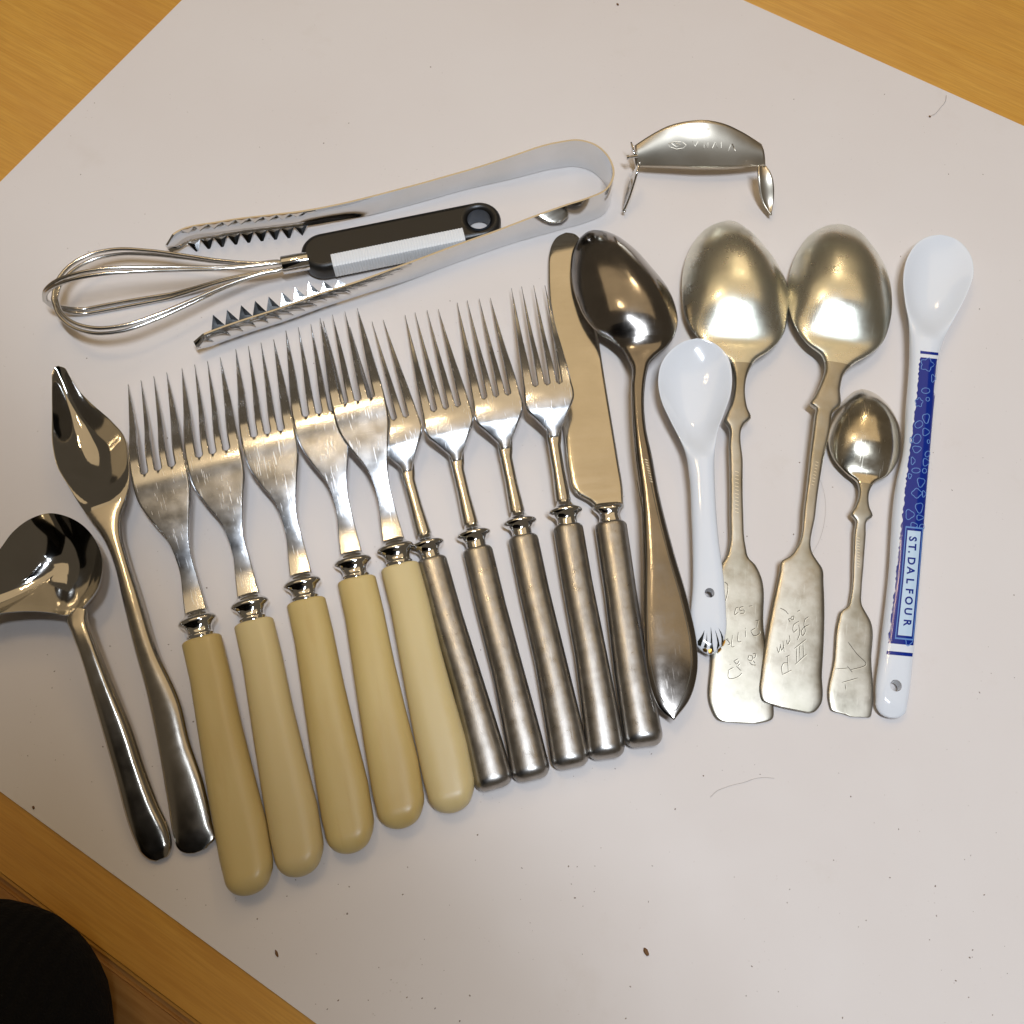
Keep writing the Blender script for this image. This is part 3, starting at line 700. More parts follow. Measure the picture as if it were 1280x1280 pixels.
# ------------------------------------------------------------------ printed porcelain spoon (face up)
P2 = Strip((1112, 897.5), (1175, 294),
  [(1103, 894), (1096, 886), (1094.5, 870), (1100, 812), (1110, 725), (1121, 600), (1128, 570), (1132.5, 510), (1137, 440), (1136, 402), (1131, 375), (1129, 345), (1135, 320), (1150, 301), (1163, 295)],
  [(1122, 897.5), (1131, 892), (1134, 880), (1141, 825), (1150, 725), (1160, 600), (1167.5, 510), (1173, 450), (1181, 422), (1195, 395), (1210, 365), (1217, 340), (1212, 317), (1197, 300.5)],
  [(0, 3.2, 0, 1.6, 3), (.03, 3.6, .2, 4.4, 2.7), (.2, 4.4, .3, 6.4, 2.4), (.5, 5.6, .3, 7.4, 2.4), (.72, 7.4, .2, 6.6, 2.4), (.80, 8.4, 0, 4.6, 3), (.88, 8.8, 0, 3.0, 4), (.96, 8.6, 0, 2.6, 5), (1, 8.4, 0, 1.6, 5)], p=2.3, q=3, bowl=(.74, -6.0, 2.6))
p2 = P2.thing('printed_porcelain_spoon', 'long white porcelain spoon with dark blue printed band and lettering', 'spoon')
h2, b2 = spoon_parts(P2, p2, .80, PORC, (1120, 857, .0022))
def side(v, f):              # photo pixel at fraction f across the handle, at height v
    l = np.interp(v, [440, 510, 600, 725, 812, 870], [1137, 1132.5, 1121, 1110, 1100, 1094.5]); r = np.interp(v, [445, 510, 600, 725, 825, 880], [1174, 1167.5, 1160, 1150, 1141, 1134])
    return (l + (r - l)*f, v)
def band(v0, v1, f0, f1, n=40, slope=5.0):
    a = [side(v0 + (v1-v0)*k/n, f0) for k in range(n+1)]; b = [side(v1 + (v0-v1)*k/n, f1) for k in range(n+1)]
    return [(u, v) for u, v in a] + [(u, v + slope) for u, v in b]
def quad_band(name, v0, v1, f0, f1, mat, off, parent, nv=60, nf=12, rag=0.0, slope=4.0, f0b=None):
    V, Fc = [], []
    for i in range(nv + 1):
        v = v0 + (v1-v0)*i/nv; r = rag * (rng.random() - .3) if rag else 0
        for j in range(nf + 1):
            g0 = f0 if f0b is None else f0 + (f0b - f0)*i/nv; f = g0 + r*(1 - j/nf) + (f1 - g0)*j/nf; u, vv = side(v, f); V.append(P2.project(u, vv + slope*f, off))
    for i in range(nv):
        for j in range(nf):
            a = i*(nf+1)+j; Fc.append((a, a+nf+1, a+nf+2, a+1))
    return mesh_obj(name, V, Fc, mat, parent, True, None)
F0, F1 = .34, .97
pr = quad_band('printed_band', 445, 803, F0, F1, BLUE, .00006, h2, 120, 14, .06, 4.0, .20)
quad_band('border_stripe', 437, 440.5, F0 + .02, F1, BLUE, .00006, h2, 3, 14); quad_band('border_stripe', 812.5, 817, .20, F1, BLUE, .00006, h2, 3, 14)
quad_band('lettering_frame', 656, 797, .40, .955, PALE, .00010, pr, 50, 10); quad_band('lettering_frame', 658, 795, .43, .93, BLUE, .00014, pr, 50, 10); quad_band('lettering_panel', 661, 792, .475, .89, PALEBG, .00018, pr, 50, 10)
fl = []
def blob(cx, cy, rx, ry, n, wob, ph):
    return [(1120 + (cx + rx*(1 + wob*math.cos(n*a + ph))*math.cos(a))/5.814, 430 + (cy + ry*(1 + wob*math.cos(n*a + ph))*math.sin(a))/5.814) for a in np.linspace(0, 2*math.pi, 21)]
for b in [(225, 150, 44, 44, 5, .2, 0), (215, 340, 27, 22, 2, .1, 0), (230, 402, 13, 14, 1, 0, 0), (166, 425, 26, 30, 5, .2, 1), (218, 540, 24, 34, 3, .15, 2), (165, 585, 26, 28, 2, .15, 1), (215, 640, 24, 26, 3, .15, 0), (152, 690, 30, 32, 2, .12, 2), (150, 765, 30, 24, 3, .15, 1), (235, 710, 9, 14, 1, 0, 0), (216, 860, 22, 26, 3, .15, 0), (228, 800, 16, 22, 2, .15, 1), (122, 850, 14, 26, 3, .2, 0), (145, 920, 28, 20, 2, .1, 0), (206, 922, 15, 17, 1, 0, 0), (180, 1005, 26, 32, 3, .18, 1), (150, 1085, 34, 32, 4, .14, 0), (202, 1090, 12, 22, 3, .2, 0), (168, 1190, 26, 36, 3, .15, 2), (172, 1262, 24, 18, 3, .15, 0), (98, 1240, 30, 34, 3, .18, 0), (270, 250, 14, 26, 3, .2, 0), (112, 700, 12, 20, 3, .2, 0), (100, 960, 12, 18, 3, .2, 1), (128, 1320, 24, 22, 3, .15, 0), (188, 1330, 16, 22, 2, .1, 0), (92, 2160, 24, 30, 3, .2, .5)]: fl.append(blob(*b))
for f_ in fl:
    V, Fc = ribbons(P2, [f_], .00030, .00010, 1); mesh_obj('floral_outline', V, Fc, PALE, pr, True, None)
def letters(glyphs, mat, parent, strip, off, size):
    """one mesh per letter; the lettering runs down the handle with the letter tops to the right"""
    for ch, v0 in glyphs:
        cu = bpy.data.curves.new('letter', 'FONT'); cu.body = ch; cu.size = 1.0; cu.align_x = 'CENTER'; cu.offset = .030; cu.resolution_u = 3
        to = bpy.data.objects.new('letter', cu); sc.collection.objects.link(to); bpy.context.view_layer.update()
        me = bpy.data.meshes.new_from_object(to.evaluated_get(bpy.context.evaluated_depsgraph_get())); bpy.data.objects.remove(to)
        bm = bmesh.new(); bm.from_mesh(me); bpy.data.meshes.remove(me)
        bmesh.ops.triangulate(bm, faces=bm.faces[:])
        for _ in range(3): bmesh.ops.subdivide_edges(bm, edges=[e for e in bm.edges if e.calc_length() > .10], cuts=1); bmesh.ops.triangulate(bm, faces=bm.faces[:])
        u0 = 1136.4 + (v0 - 673) * (-6.8 / 105)
        for v in bm.verts:
            x, y = v.co.x * size, v.co.y * size
            v.co = strip.project(u0 - .066*x + y*.995, v0 + x + y*.10, off)
        bm_obj('letter', bm, mat, parent, False, None)
letters([('S', 673.5), ('T', 683.5), ('.', 690), ('D', 701), ('A', 713), ('L', 726), ('F', 738.5), ('O', 750.5), ('U', 764), ('R', 778)], BLUE, pr, P2, .00028, 13.2)

# ------------------------------------------------------------------ pointed pouring spoon (face up)
Q = Strip((243, 1067), (73, 457.5),
  [(233, 1067), (226, 1064.5), (221, 1059), (218, 1050), (210, 1006), (196, 926), (181, 858), (170, 819), (154, 753), (143, 706), (135, 685), (125, 667), (112, 650), (100, 632), (85, 607), (71, 582), (66, 560), (65, 515), (65, 480), (65.5, 466), (68, 460)],
  [(252, 1066), (262, 1056), (268, 1050), (265, 1027), (255, 980), (237, 926), (226, 880), (196, 811), (176, 745), (160, 695), (153, 668), (152, 645), (159, 622), (162, 600), (160, 570), (155, 545), (140, 527), (112, 502), (94, 482), (86, 468), (81, 460)],
  [(0, 2.0, .1, 1.2), (.04, 2.4, .5, 2.0), (.25, 5.5, 1.0, 2.6), (.45, 8.5, 1.2, 3.2), (.60, 10.5, .9, 3.4), (.66, 11.5, .4, 2.6), (.74, 12.0, 0, 1.6), (.86, 12.2, 0, 1.3), (1, 12.0, 0, 1.2)], p=2.0, q=6, bowl=(.665, -9.5, 2.3))
qt = Q.thing('pouring_spoon', 'shiny steel pouring spoon with a long pointed lip beside the ivory forks', 'spoon')
V, Fc = Q.mesh(150, 28); split_parts(V, Fc, [('bowl', LADLE, lambda x, y, z: y > Q.L*.665), ('handle', LADLE_H, lambda x, y, z: True)], qt)

# ------------------------------------------------------------------ sauce ladle, spout turned to the side
rimpx = [(82, 769), (66, 766), (27, 764), (-8, 768), (-45, 779), (-66, 778), (-70, 766), (-56, 744), (-24, 712), (0, 686), (16, 665), (37, 649), (61, 641.5), (82, 645), (104, 657), (119.5, 676), (127.5, 700), (126, 721), (119.5, 739.5), (109, 753), (98, 764)]
LO = px(88, 765, .012); LO = Vector((LO.x, LO.y, 0))
lt = thing('sauce_ladle', LO, 0, 'shiny steel sauce ladle with sideways spout, cut off by the picture edge', 'ladle')
zrim = lambda u: .0150 if u > -20 else .0150 + (-20 - u)/50*.001
rp = catmull([tuple(px(u, v, zrim(u)) - LO) for u, v in rimpx], 6, True)
cc = Vector(px(72, 705, .006) - LO); nr = 20; V, Fc = [], []; m_ = len(rp)
def dish(sh_, zoff):
    base = len(V); V.append((cc.x, cc.y, .0016 + zoff))
    for i in range(1, nr + 1):
        f = (i / nr) ** .8
        for k in range(m_):
            P = Vector(rp[k]); q = Vector((cc.x, cc.y, 0)).lerp(Vector((P.x, P.y, 0)), f*(1 - sh_*.0) )
            V.append((q.x, q.y, .0016 + zoff + (P.z - .0016) * f ** 2.3))
    return base
b0 = dish(0, 0.0); b1 = dish(0, -.0012)
def ring_i(b, i, k): return b if i == 0 else b + 1 + (i-1)*m_ + (k % m_)
for b, flip in ((b0, 0), (b1, 1)):
    for i in range(nr):
        for k in range(m_):
            f = (ring_i(b, 0, 0), ring_i(b, 1, k), ring_i(b, 1, k+1)) if i == 0 else (ring_i(b, i, k), ring_i(b, i+1, k), ring_i(b, i+1, k+1), ring_i(b, i, k+1))
            Fc.append(f[::-1] if flip else f)
for k in range(m_): Fc.append((ring_i(b0, nr, k), ring_i(b1, nr, k), ring_i(b1, nr, k+1), ring_i(b0, nr, k+1)))
mesh_obj('bowl', V, Fc, LADLE, lt, True, 70)
LH = Strip((195, 1077), (95, 762), [(188, 1076), (181, 1072), (175, 1066), (170, 1056), (141, 960), (114, 867), (98, 815), (90, 793), (84, 772)], [(202, 1076), (209, 1071.5), (214, 1063), (215, 1054), (213, 1042), (197, 1003), (181, 960), (165, 912), (140, 852), (119, 800), (110, 775), (107, 760)],
  [(0, 1.8, .2, 1.4), (.04, 2.2, 1.2, 2.0), (.3, 5.0, 2.0, 2.4), (.7, 11, 2.0, 2.8), (.92, 14.5, 1.2, 2.6), (1, 15.0, .4, 1.4)], p=4.5, q=5)
V, Fc = LH.mesh(80, 22)
ho = mesh_obj('handle', V, Fc, LADLE_H, lt, True, 60); ho.location = LH.O - LO; ho.rotation_euler = (0, 0, LH.rz)

# ------------------------------------------------------------------ whisk
WA, WB = (602, 277), (404, 318)
wz = .0085
o0 = px(599, 272.5, .0104); o1 = px(403, 312, .0104); wd = (o1 - o0); Lw = wd.length; rzw = math.atan2(wd.y, wd.x)
wt = thing('hand_whisk', (o0.x, o0.y, 0), rzw, 'small wire whisk with black handle and white ribbed grip, lying between the tong arms', 'whisk')
hw = .0098
def stad(r, l, n=18, cx=0.0):
    return [(cx + r*math.sin(a)*-1, r*math.cos(a)) for a in np.linspace(0, math.pi, n)] + [(cx + l + r*math.sin(a), -r*math.cos(a)) for a in np.linspace(0, math.pi, n)]
def curve_solid(name, loops, z0, z1, bev, mat, parent):
    cu = bpy.data.curves.new(name, 'CURVE'); cu.dimensions = '2D'; cu.fill_mode = 'BOTH'; cu.extrude = (z1-z0)/2 - bev; cu.bevel_depth = bev; cu.bevel_resolution = 3; cu.offset = -bev
    for lp in loops:
        s = cu.splines.new('POLY'); s.points.add(len(lp)-1); s.use_cyclic_u = True
        for p_, (x, y) in zip(s.points, lp): p_.co = (x, y, 0, 1)
    o = bpy.data.objects.new(name, cu); sc.collection.objects.link(o); bpy.context.view_layer.update()
    me = bpy.data.meshes.new_from_object(o.evaluated_get(bpy.context.evaluated_depsgraph_get())); bpy.data.objects.remove(o)
    for v in me.vertices: v.co.z += (z0+z1)/2
    me.materials.clear(); return finish(name, me, mat, parent, True, 35)
hole = [(.0002 + .0054*math.cos(a), .0054*math.sin(a)) for a in np.linspace(0, 2*math.pi, 32, endpoint=False)]
body = curve_solid('handle', [stad(hw, Lw), hole], .0006, .0104, .0026, BLACKP, wt)
bm = bmesh.new(); bmesh.ops.create_cone(bm, cap_ends=False, segments=32, radius1=.0052, radius2=.0052, depth=.0088)
bmesh.ops.translate(bm, verts=bm.verts[:], vec=(.0002, 0, .0053)); bm_obj('hole_lining', bm, HOLE, body)
# white ribbed insert on the side facing the tong arm (local +y is towards it)
V, Fc = [], []; nrib = 46; x0, x1 = .0085, Lw - .0030
for k in range(nrib*4 + 1):
    x = x0 + (x1-x0)*k/(nrib*4); r = .00022*(1 if (k % 4) in (1, 2) else 0)
    for (y, z) in ((hw*.36, .0098), (hw*.36, .01055 + r), (hw*.78, .01055 + r), (hw*.95 + r, .0097), (hw*1.03 + r, .0080), (hw*1.03 + r, .0030), (hw*.9, .0012), (hw*.36, .0012)): V.append((x, y, z))
for k in range(nrib*4):
    for j in range(8): a = k*8 + j; b = k*8 + (j+1) % 8; Fc.append((a, b, b+8, a+8))
Fc.append(tuple(range(7, -1, -1))); Fc.append(tuple(range(nrib*32, nrib*32+8)))
mesh_obj('grip_insert', V, Fc, WHITEP, body, True, 30)
# ferrule and wire loops
w0 = px(374, 328, .0085); w1 = px(352, 332, .0090); inv = Matrix.Rotation(-rzw, 3, 'Z'); O_ = Vector((o0.x, o0.y, 0))
f0 = inv @ (w0 - O_); f1 = inv @ (w1 - O_); fd = (f1 - f0).normalized()
V, Fc = tube([f0 - fd*.004, f0 - fd*.001, f1 - fd*.0006, f1 - fd*.0001, f1], [.0040, .0040, .0040, .0038, .0032], 24); mesh_obj('ferrule', V, Fc, CHROME, wt)
we = inv @ (px(66, 374, .0145) - O_); ax = (we - f1); LA = ax.length; ax.normalize(); up = Vector((0, 0, 1)); sd = up.cross(ax).normalized(); upv = ax.cross(sd).normalized()
for ang, RA, sx in ((1, .0215, 1.0), (8, .0208, .985), (82, .0150, 1.03), (93, .0145, 1.035)):
    a = math.radians(ang); dirv = sd*math.cos(a) + upv*math.sin(a); pts = []
    prof_ = [(-.01, .0020), (0, .0024), (.10, .0034), (.25, .0068), (.42, .0128), (.58, .0182), (.72, .0212), (.84, .0200), (.93, .0150), (.98, .0082), (1.0, 0)]
    hs = catmull([(t*LA*sx, r/.0212*RA if t > .2 else r*(.9)) for t, r in prof_], 6)
    for t, r in hs: pts.append(f1 + ax*t + dirv*r)
    for t, r in hs[::-1][1:]: pts.append(f1 + ax*t - dirv*r)
    pts = [Vector((p.x, p.y, max(p.z, .0010))) for p in pts]
    V, Fc = tube(pts, .00085, 10); mesh_obj('wire_loop', V, Fc, WIRE, wt)

# ------------------------------------------------------------------ tongs (standing on their edge)
topedge = [(206, 302), (219, 291), (275, 277), (340, 268.5), (370, 265), (425, 255), (520, 231), (577, 215), (642, 194.5), (700, 177.5), (722, 175), (744, 181), (761, 197), (767, 218), (758, 236), (735, 247), (708, 255.5), (642, 279), (577, 304), (511, 328.5), (446, 352), (400, 367), (350, 385), (300, 401), (256, 417), (240, 424)]
hp = [(0, 12), (.03, 12), (.17, 12), (.24, 12.5), (.32, 12.5), (.42, 17), (.50, 18), (.58, 17), (.68, 12.5), (.76, 12.5), (.83, 12), (.97, 12), (1, 12)]
bp = [(0, 4.5), (.015, 1.8), (.17, 1.8), (.24, .3), (.76, .3), (.83, 1.8), (.985, 1.8), (1, 4.5)]
def bas(t): return float(pchip([a for a, _ in bp], [b for _, b in bp], t)) * MM
def hgt(t): return float(pchip([a for a, _ in hp], [b for _, b in hp], t)) * MM
nt_ = len(topedge); raw = []
dl_ = [0]
for a, b in zip(topedge, topedge[1:]): dl_.append(dl_[-1] + math.hypot(b[0]-a[0], b[1]-a[1]))
raw = [px(u, v, hgt(d/dl_[-1])) for (u, v), d in zip(topedge, dl_)]
cp = catmull([(p.x, p.y) for p in raw], 10); TO = Vector((cp[130][0], cp[130][1], 0))
tt = thing('serving_tongs', TO, 0, 'chromed U-shaped serving tongs with toothed jaws, standing on edge around the whisk', 'tongs')
seg = np.concatenate([[0], np.cumsum(np.hypot(np.diff(cp[:, 0]), np.diff(cp[:, 1])))]); TL = seg[-1]
def tpt(t):
    s = t*TL; x = np.interp(s, seg, cp[:, 0]); y = np.interp(s, seg, cp[:, 1]); e = .0008
    x2 = np.interp(min(TL, s+e), seg, cp[:, 0]); y2 = np.interp(min(TL, s+e), seg, cp[:, 1]); x1 = np.interp(max(0, s-e), seg, cp[:, 0]); y1 = np.interp(max(0, s-e), seg, cp[:, 1])
    tv = Vector((x2-x1, y2-y1, 0)).normalized(); return Vector((x, y, 0)) - TO, tv
NT = 260; V, Fc = [], []; prow = 10
# inner side = right-hand side of the path (from upper jaw to bend to lower jaw)
for i in range(NT + 1):
    t = i / NT; P, tv = tpt(t); nin = Vector((tv.y, -tv.x, 0)); h = hgt(t)
    jaw = max(0.0, 1 - min(t, 1-t)/.30) if min(t, 1-t) < .30 else 0.0
    belly = .0010 * min(1, jaw*3)
    for sgn in (0, 1):
        for j in range(prow + 1):
            y = j / prow; z = bas(t) + y*(h*(1 - .22*max(0, 1 - min(t, 1-t)/.012)) - bas(t)); off = -belly*(1 - (2*y-1)**2)*1.6 + (.0009 if sgn else 0) * -1 + .00045
            V.append(P + nin*off + Vector((0, 0, z)))
w_ = 2*(prow+1)
for i in range(NT):
    a = i*w_; b = a + w_
    for j in range(prow):
        Fc.append((a+j, a+j+1, b+j+1, b+j)); Fc.append((a+prow+1+j+1, a+prow+1+j, b+prow+1+j, b+prow+1+j+1))
    Fc.append((a, b, b+prow+1, a+prow+1)); Fc.append((a+prow, a+2*prow+1, b+2*prow+1, b+prow))
for a in (0, NT*w_):
    for j in range(prow): Fc.append((a+j, a+prow+1+j, a+prow+2+j, a+j+1))
bmt = bmesh.new(); vs = [bmt.verts.new(v) for v in V]
for f in Fc: bmt.faces.new([vs[i] for i in f])
bm_obj('band', bmt, CHROME, tt, True, 45)
# teeth: folded triangular points bent inwards from both edges of each jaw
pitch = .0061; tw = pitch*.98
tm = bpy.data.meshes.new('tooth'); th_ = .0007
tv_ = [(-tw/2, 0, 0), (tw/2, 0, 0), (0, .0050, .0030), (0, .0012, .0005), (-tw/2, 0, th_), (tw/2, 0, th_), (0, .0050, .0030 + th_*.6), (0, .0012, .0013)]
tm.from_pydata(tv_, [], [(0, 3, 2), (3, 1, 2), (0, 1, 3), (4, 6, 7), (7, 6, 5), (4, 7, 5), (0, 2, 6, 4), (1, 5, 6, 2), (0, 4, 5, 1)]); tm.update(); tm.materials.append(CHROME)
for side_ in (0, 1):
    for k in range(10):
        t = (.012 + k*pitch) / TL
        if side_: t = 1 - t
        P, tv = tpt(t); nin = Vector((tv.y, -tv.x, 0)); h = hgt(t)
        for topside in (0, 1):
            if k == 9 and not topside: continue
            o = bpy.data.objects.new('tooth', tm); link(o, tt)
            xv = tv; yv = nin; zv = Vector((0, 0, 1 if topside else -1))
            sc_ = 1.0 if k < 8 else .75 - .25*(k-8)
            M4 = Matrix((xv, yv*sc_, zv*sc_)).transposed().to_4x4(); M4.translation = P + nin*.0004 + Vector((0, 0, h - .0006 if topside else bas(t) + .0006)); o.matrix_local = M4

# ------------------------------------------------------------------ steel bottle clip
CO = px(875, 213, .004); CO = Vector((CO.x, CO.y, 0))
ct = thing('steel_clip', CO, 0, 'curved brushed steel clip with two leaf-shaped arms, standing apart above the spoons', 'clip')
bot = catmull([tuple(px(u, v, .0055) - CO) for u, v in [(795, 209), (835, 211.5), (875, 213.5), (915, 212.5), (957, 208)]], 10)
tz = .0175
tpx = [(793, 182), (812, 170), (835, 158.5), (858, 153), (880, 151.5), (905, 156), (928, 166), (952, 180)]
ta = catmull([tuple(px(u, v, .011 + .0086*math.sin(math.pi*min(1, max(0, (u-793)/159)))) - CO) for u, v in tpx], 8)
def at_frac(c, f):
    d = np.concatenate([[0], np.cumsum(np.linalg.norm(np.diff(c, axis=0), axis=1))]); s = f*d[-1]
    return Vector([np.interp(s, d, c[:, k]) for k in range(3)])
NU, NV = 60, 12; grid = []
for i in range(NU + 1):
    f = i/NU; b = at_frac(bot, f); t = at_frac(ta, f); row = []
    bulge = .0014*math.sin(math.pi*f)
    for j in range(NV + 1):
        y = j/NV; P = b.lerp(t, y); P.z += .0016*math.sin(math.pi*y); P.y -= 0
        P += Vector((0, -bulge*.3, bulge*.9)); row.append(P)
    grid.append(row)
def sheet_from(grid, th, name, mat, parent):
    bm = bmesh.new(); A_ = [[bm.verts.new(p) for p in r] for r in grid]
    for i in range(len(grid)-1):
        for j in range(len(grid[0])-1): bm.faces.new((A_[i][j], A_[i+1][j], A_[i+1][j+1], A_[i][j+1]))
    bm.normal_update()
    o = bm_obj(name, bm, mat, parent, True, 60); md = o.modifiers.new('thickness', 'SOLIDIFY'); md.thickness = th; md.offset = -1; return o
band_o = sheet_from(grid, .0009, 'band', CLIP, ct)
def leaf(name, stem, tip, wpx, mat, tiltv, wd_=.006):
    a = Vector(stem); b = Vector(tip); ax_ = b - a; g = []
    for i in range(25):
        f = i/24; c = a.lerp(b, f); c.z += .0012*math.sin(f*math.pi*2)
        w = wd_*(.30*(1-f)**2 + 1.0*math.sin(math.pi*min(1, f*.93 + .07))**.8) if f < 1 else 1e-5
        if f > .96: w *= math.sqrt(max(0, 1 - ((f-.96)/.04)**2)) + .02
        g.append([c + tiltv*w*(k/4 - 1) + Vector((0, 0, .0008*((k/4-1)**2))) for k in range(9)])
    return sheet_from(g, .0008, name, mat, ct)
leaf('arm', px(952, 209, .012) - CO, px(963, 270, .003) - CO, 10, CLIP, Vector((.97, .05, -.10)).normalized(), .0034)
leaf('arm', px(797, 209, .012) - CO, px(780, 266, .003) - CO, 10, CHROME, Vector((.40, .12, .86)).normalized(), .0036)
pl = px(797, 210, .006) - CO; pu = px(790, 178, .012) - CO
V, Fc = tube([px(783, 197, .010) - CO, px(786, 196.5, .010) - CO, px(786.4, 196.5, .010) - CO, px(797, 195, .010) - CO], [.0011, .0011, .0007, .0007], 12); mesh_obj('pin', V, Fc, CHROME, ct)
g = [[pl.lerp(pu, i/10) + Vector((-.0012, .0, .0)) + Vector((.0004, 0, .0042*(k/3 - .5)*(math.sin(math.pi*(i/10*.9 + .08))))) for k in range(4)] for i in range(11)]
sheet_from(g, .0007, 'hinge_tab', CHROME, ct)
# faint etched emblem and lettering on the clip
def clip_pt(u, v):
    best = None
    for i in range(NU+1):
        for j in range(NV+1):
            P = grid[i][j] + CO; r = P - Vector((0, 0, H_CAM)); dep = r.y*ST - r.z*CT
            uu = 640 + F*r.x/dep; vv = 640 - F*(r.y*CT + r.z*ST)/dep
            d = (uu-u)**2 + (vv-v)**2
            if best is None or d < best[0]: best = (d, P, uu, vv, dep)
    d, P, uu, vv, dep = best
    return P - CO + Vector(((u-uu)*dep/F, 0, 0)) + Vector((0, -.62, -.25)).normalized()*((v-vv)*dep/F*1.12) + Vector((0, -.00010, .00022))
def Z1(l): return [(770 + x/5.818, 140 + y/5.818) for x, y in l]
et = [[(378, 235), (420, 216), (480, 218), (510, 240), (490, 262), (440, 270), (395, 256), (378, 235)], [(400, 228), (440, 256), (470, 240), (430, 225)], [(555, 215), (575, 250), (600, 212)], [(640, 262), (640, 218), (668, 262), (668, 218)], [(700, 262), (720, 220), (740, 262)], [(765, 220), (765, 262)], [(815, 285), (840, 225), (855, 262), (845, 232), (868, 285)], [(615, 125), (680, 122)]]
V, Fc = [], []
for l in et:
    pts = [clip_pt(u, v) for u, v in Z1(l)]; b0_ = len(V)
    for i, p in enumerate(pts):
        tvv = (pts[min(i+1, len(pts)-1)] - pts[max(i-1, 0)]).normalized(); nv = tvv.cross(Vector((0, -.4, .9))).normalized()*.00016; V += [p + nv, p - nv]
    for i in range(len(pts)-1): Fc.append((b0_+2*i, b0_+2*i+1, b0_+2*i+3, b0_+2*i+2))
ETCH = plain('etched_mark', (.44, .40, .33), .46, Metallic=1.0); mesh_obj('etched_mark', V, Fc, ETCH, band_o, True, None)

# ------------------------------------------------------------------ crumbs, specks, hairs
CR = plain('brown_crumb', (.16, .075, .022), .7); SPK = plain('dark_speck', (.27, .21, .17), .8)
def flake_verts(c, r, hgt_):
    n = random.randint(5, 7); a0 = random.random()*6; st_ = random.uniform(.45, 1)
    ring = []; th = random.random()*math.pi
    for k in range(n):
        a = a0 + 2*math.pi*k/n; q = r*random.uniform(.6, 1.15); x, y = q*math.cos(a), q*st_*math.sin(a)
        ring.append((c[0] + x*math.cos(th) - y*math.sin(th), c[1] + x*math.sin(th) + y*math.cos(th)))
    return ring, (c[0] + random.uniform(-.2, .2)*r, c[1] + random.uniform(-.2, .2)*r, c[2] + hgt_)
V, Fc = [], []
for k in range(420):
    while True:
        u, v = random.uniform(0, 1280), random.uniform(0, 1280)
        dens = .25 + .75*max(0, min(1, (v - 750)/400)) * (1.0 if u < 600 else .55)
        if u < 330 and v > 800: dens = 1.0
        x, y = loc2(u, v)
        if random.random() < dens and .004 < x < .79 and .004 < y < W - .004: break
    P = px(u, v, .00008); r = random.choice([.00012, .00016, .0002, .00028, .0004]); ring, apex = flake_verts(P, r, r*.5); b = len(V)
    V += [(x, y, .00003) for x, y in ring] + [apex]
    Fc += [(b+i, b+(i+1) % len(ring), b+len(ring)) for i in range(len(ring))]
sk = mesh_obj('specks', V, Fc, SPK, None, False); sk['kind'] = 'stuff'; sk['label'] = 'tiny brown specks of dirt strewn over the white sheet'; sk['category'] = 'dirt'
def crumb(u, v, r, label, st_=1.0, col=CR):
    P = px(u, v); bm = bmesh.new(); bmesh.ops.create_icosphere(bm, subdivisions=2, radius=r)
    for vv in bm.verts: vv.co = Vector((vv.co.x*.62, vv.co.y*1.15*st_, max(vv.co.z*.5, -r*.3))) * random.uniform(.82, 1.18)
    o = bm_obj('crumb', bm, col, None, False); o.location = (P.x, P.y, r*.30); o.rotation_euler = (0, 0, .5); return tag(o, label, 'crumb')
crumb(807.5, 1190, .00125, 'orange-brown crumb alone on the white sheet below the steel handles')
crumb(1162, 146, .00075, 'tiny brown crumb with a curled fibre by the sheet edge', .7)
crumb(772, 6, .0009, 'small brown crumb on the bare sheet well beyond the tongs and clip', .8)
crumb(42, 1009.5, .0007, 'small brown crumb close to the sheet edge by the dark sleeve', .8)
crumb(346, 1192, .0008, 'dark brown sliver on the sheet below the ivory handles', 1.4)
HAIR = plain('grey_hair', (.40, .36, .32), .5)
def hair(pts, r, label):
    c = catmull(pts, 8); O = px(*pts[0]); V, Fc = tube([px(u, v, .0004) - O for u, v in c], r, 6); o = mesh_obj('hair', V, Fc, HAIR); o.location = O; return tag(o, label, 'hair')
hair([(888, 996.5), (896, 989), (906, 984.5), (917, 981), (930, 978), (943, 973.5), (953, 971.8), (968, 972.8)], .00006, 'thin curved hair lying on the sheet below the silver tablespoon')
hair([(1183, 119), (1182, 126), (1176, 134), (1169, 142), (1163, 145)], .00009, 'short curled fibre on the sheet near the table wood')
hair([(1012, 574), (1022, 592), (1031, 620), (1031, 650), (1024, 676), (1014, 694)], .00003, 'very faint looped hair between silver tablespoon and teaspoon')

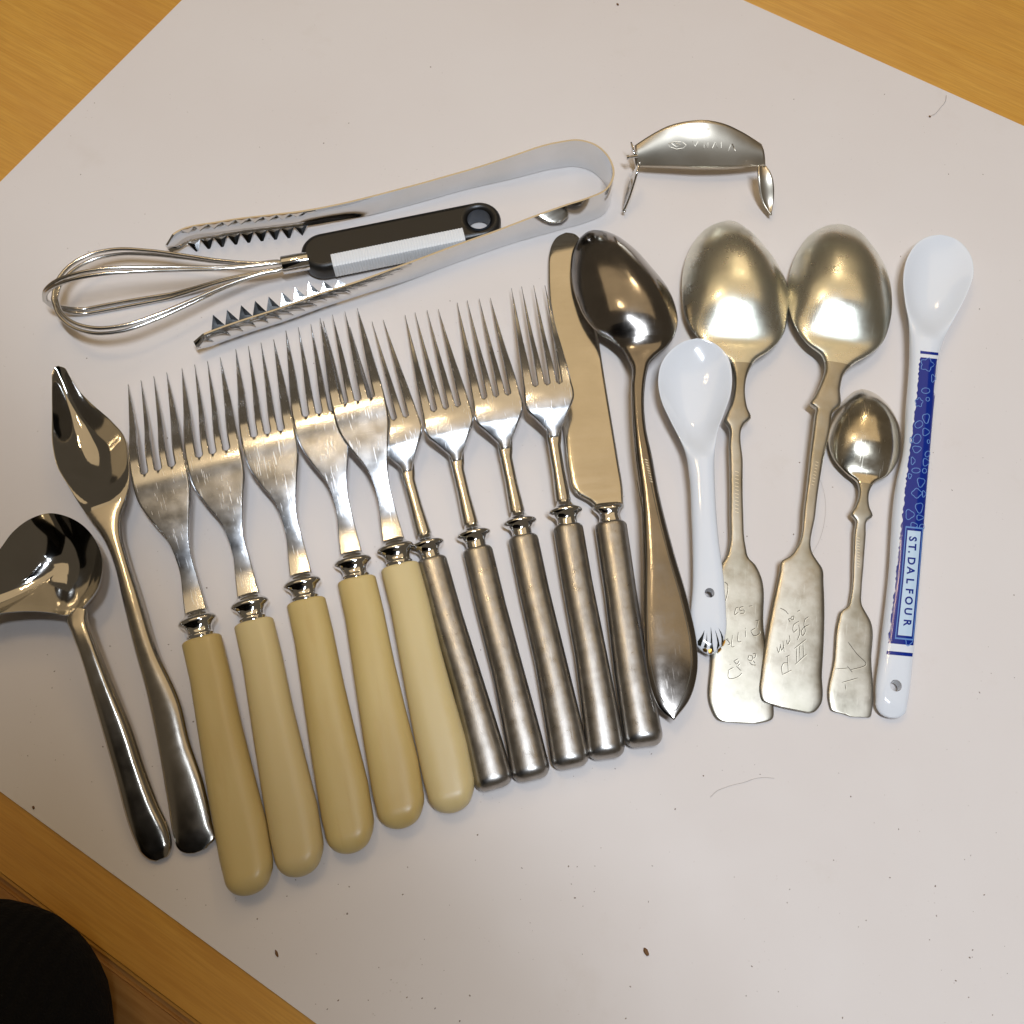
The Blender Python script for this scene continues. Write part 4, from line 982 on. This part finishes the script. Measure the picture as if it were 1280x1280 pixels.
# ------------------------------------------------------------------ person: black knitted sleeve and body leaning at the table edge
def blob_loft(bm, path, n=24):
    rings = []
    for (c, rx, ry, rz_) in path:
        rings.append([bm.verts.new((c[0] + rx*math.cos(a)*math.cos(rz_) - ry*math.sin(a)*math.sin(rz_), c[1] + rx*math.cos(a)*math.sin(rz_) + ry*math.sin(a)*math.cos(rz_), c[2])) for a in np.linspace(0, 2*math.pi, n, endpoint=False)])
    for a, b in zip(rings, rings[1:]):
        for i in range(n): bm.faces.new((a[i], a[(i+1) % n], b[(i+1) % n], b[i]))
    bm.faces.new(rings[0][::-1]); bm.faces.new(rings[-1])
ce = px(-40, 1312, .03); dn = -d2
bm = bmesh.new()
arm = [((ce.x, ce.y, .002), .020, .020, 0), ((ce.x, ce.y, .008), .036, .036, 0), ((ce.x, ce.y, .02), .044, .044, 0), ((ce.x, ce.y, .04), .047, .047, 0)]
for k in range(1, 9):
    f = k/8; arm.append(((ce.x + dn.x*.16*f - .05*f, ce.y + dn.y*.16*f - .03*f, .04 + .34*f), .047 + .022*f, .047 + .022*f, 0))
blob_loft(bm, arm)
tor = []
for z, a_, b_, cx, cy in [(-.30, .18, .12, -.34, -.33), (-.1, .185, .125, -.33, -.30), (.1, .19, .125, -.31, -.27), (.25, .20, .125, -.27, -.24), (.36, .21, .13, -.23, -.20), (.44, .22, .135, -.19, -.16), (.50, .19, .13, -.14, -.125), (.54, .14, .12, -.09, -.095), (.58, .12, .12, -.06, -.075), (.64, .12, .125, -.045, -.065), (.70, .11, .115, -.045, -.065), (.75, .07, .08, -.045, -.065), (.77, .03, .03, -.045, -.065)]:
    tor.append(((cx, cy, z), a_, b_, rzs))
blob_loft(bm, tor)
po = bm_obj('person', bm, KNIT, None, True, None)
rm = po.modifiers.new('skin', 'REMESH'); rm.mode = 'VOXEL'; rm.voxel_size = .007; rm.use_smooth_shade = True
sm_ = po.modifiers.new('soft', 'SMOOTH'); sm_.iterations = 6; sm_.factor = .6
tag(po, 'person in a black knitted sleeve leaning at the table edge', 'person')
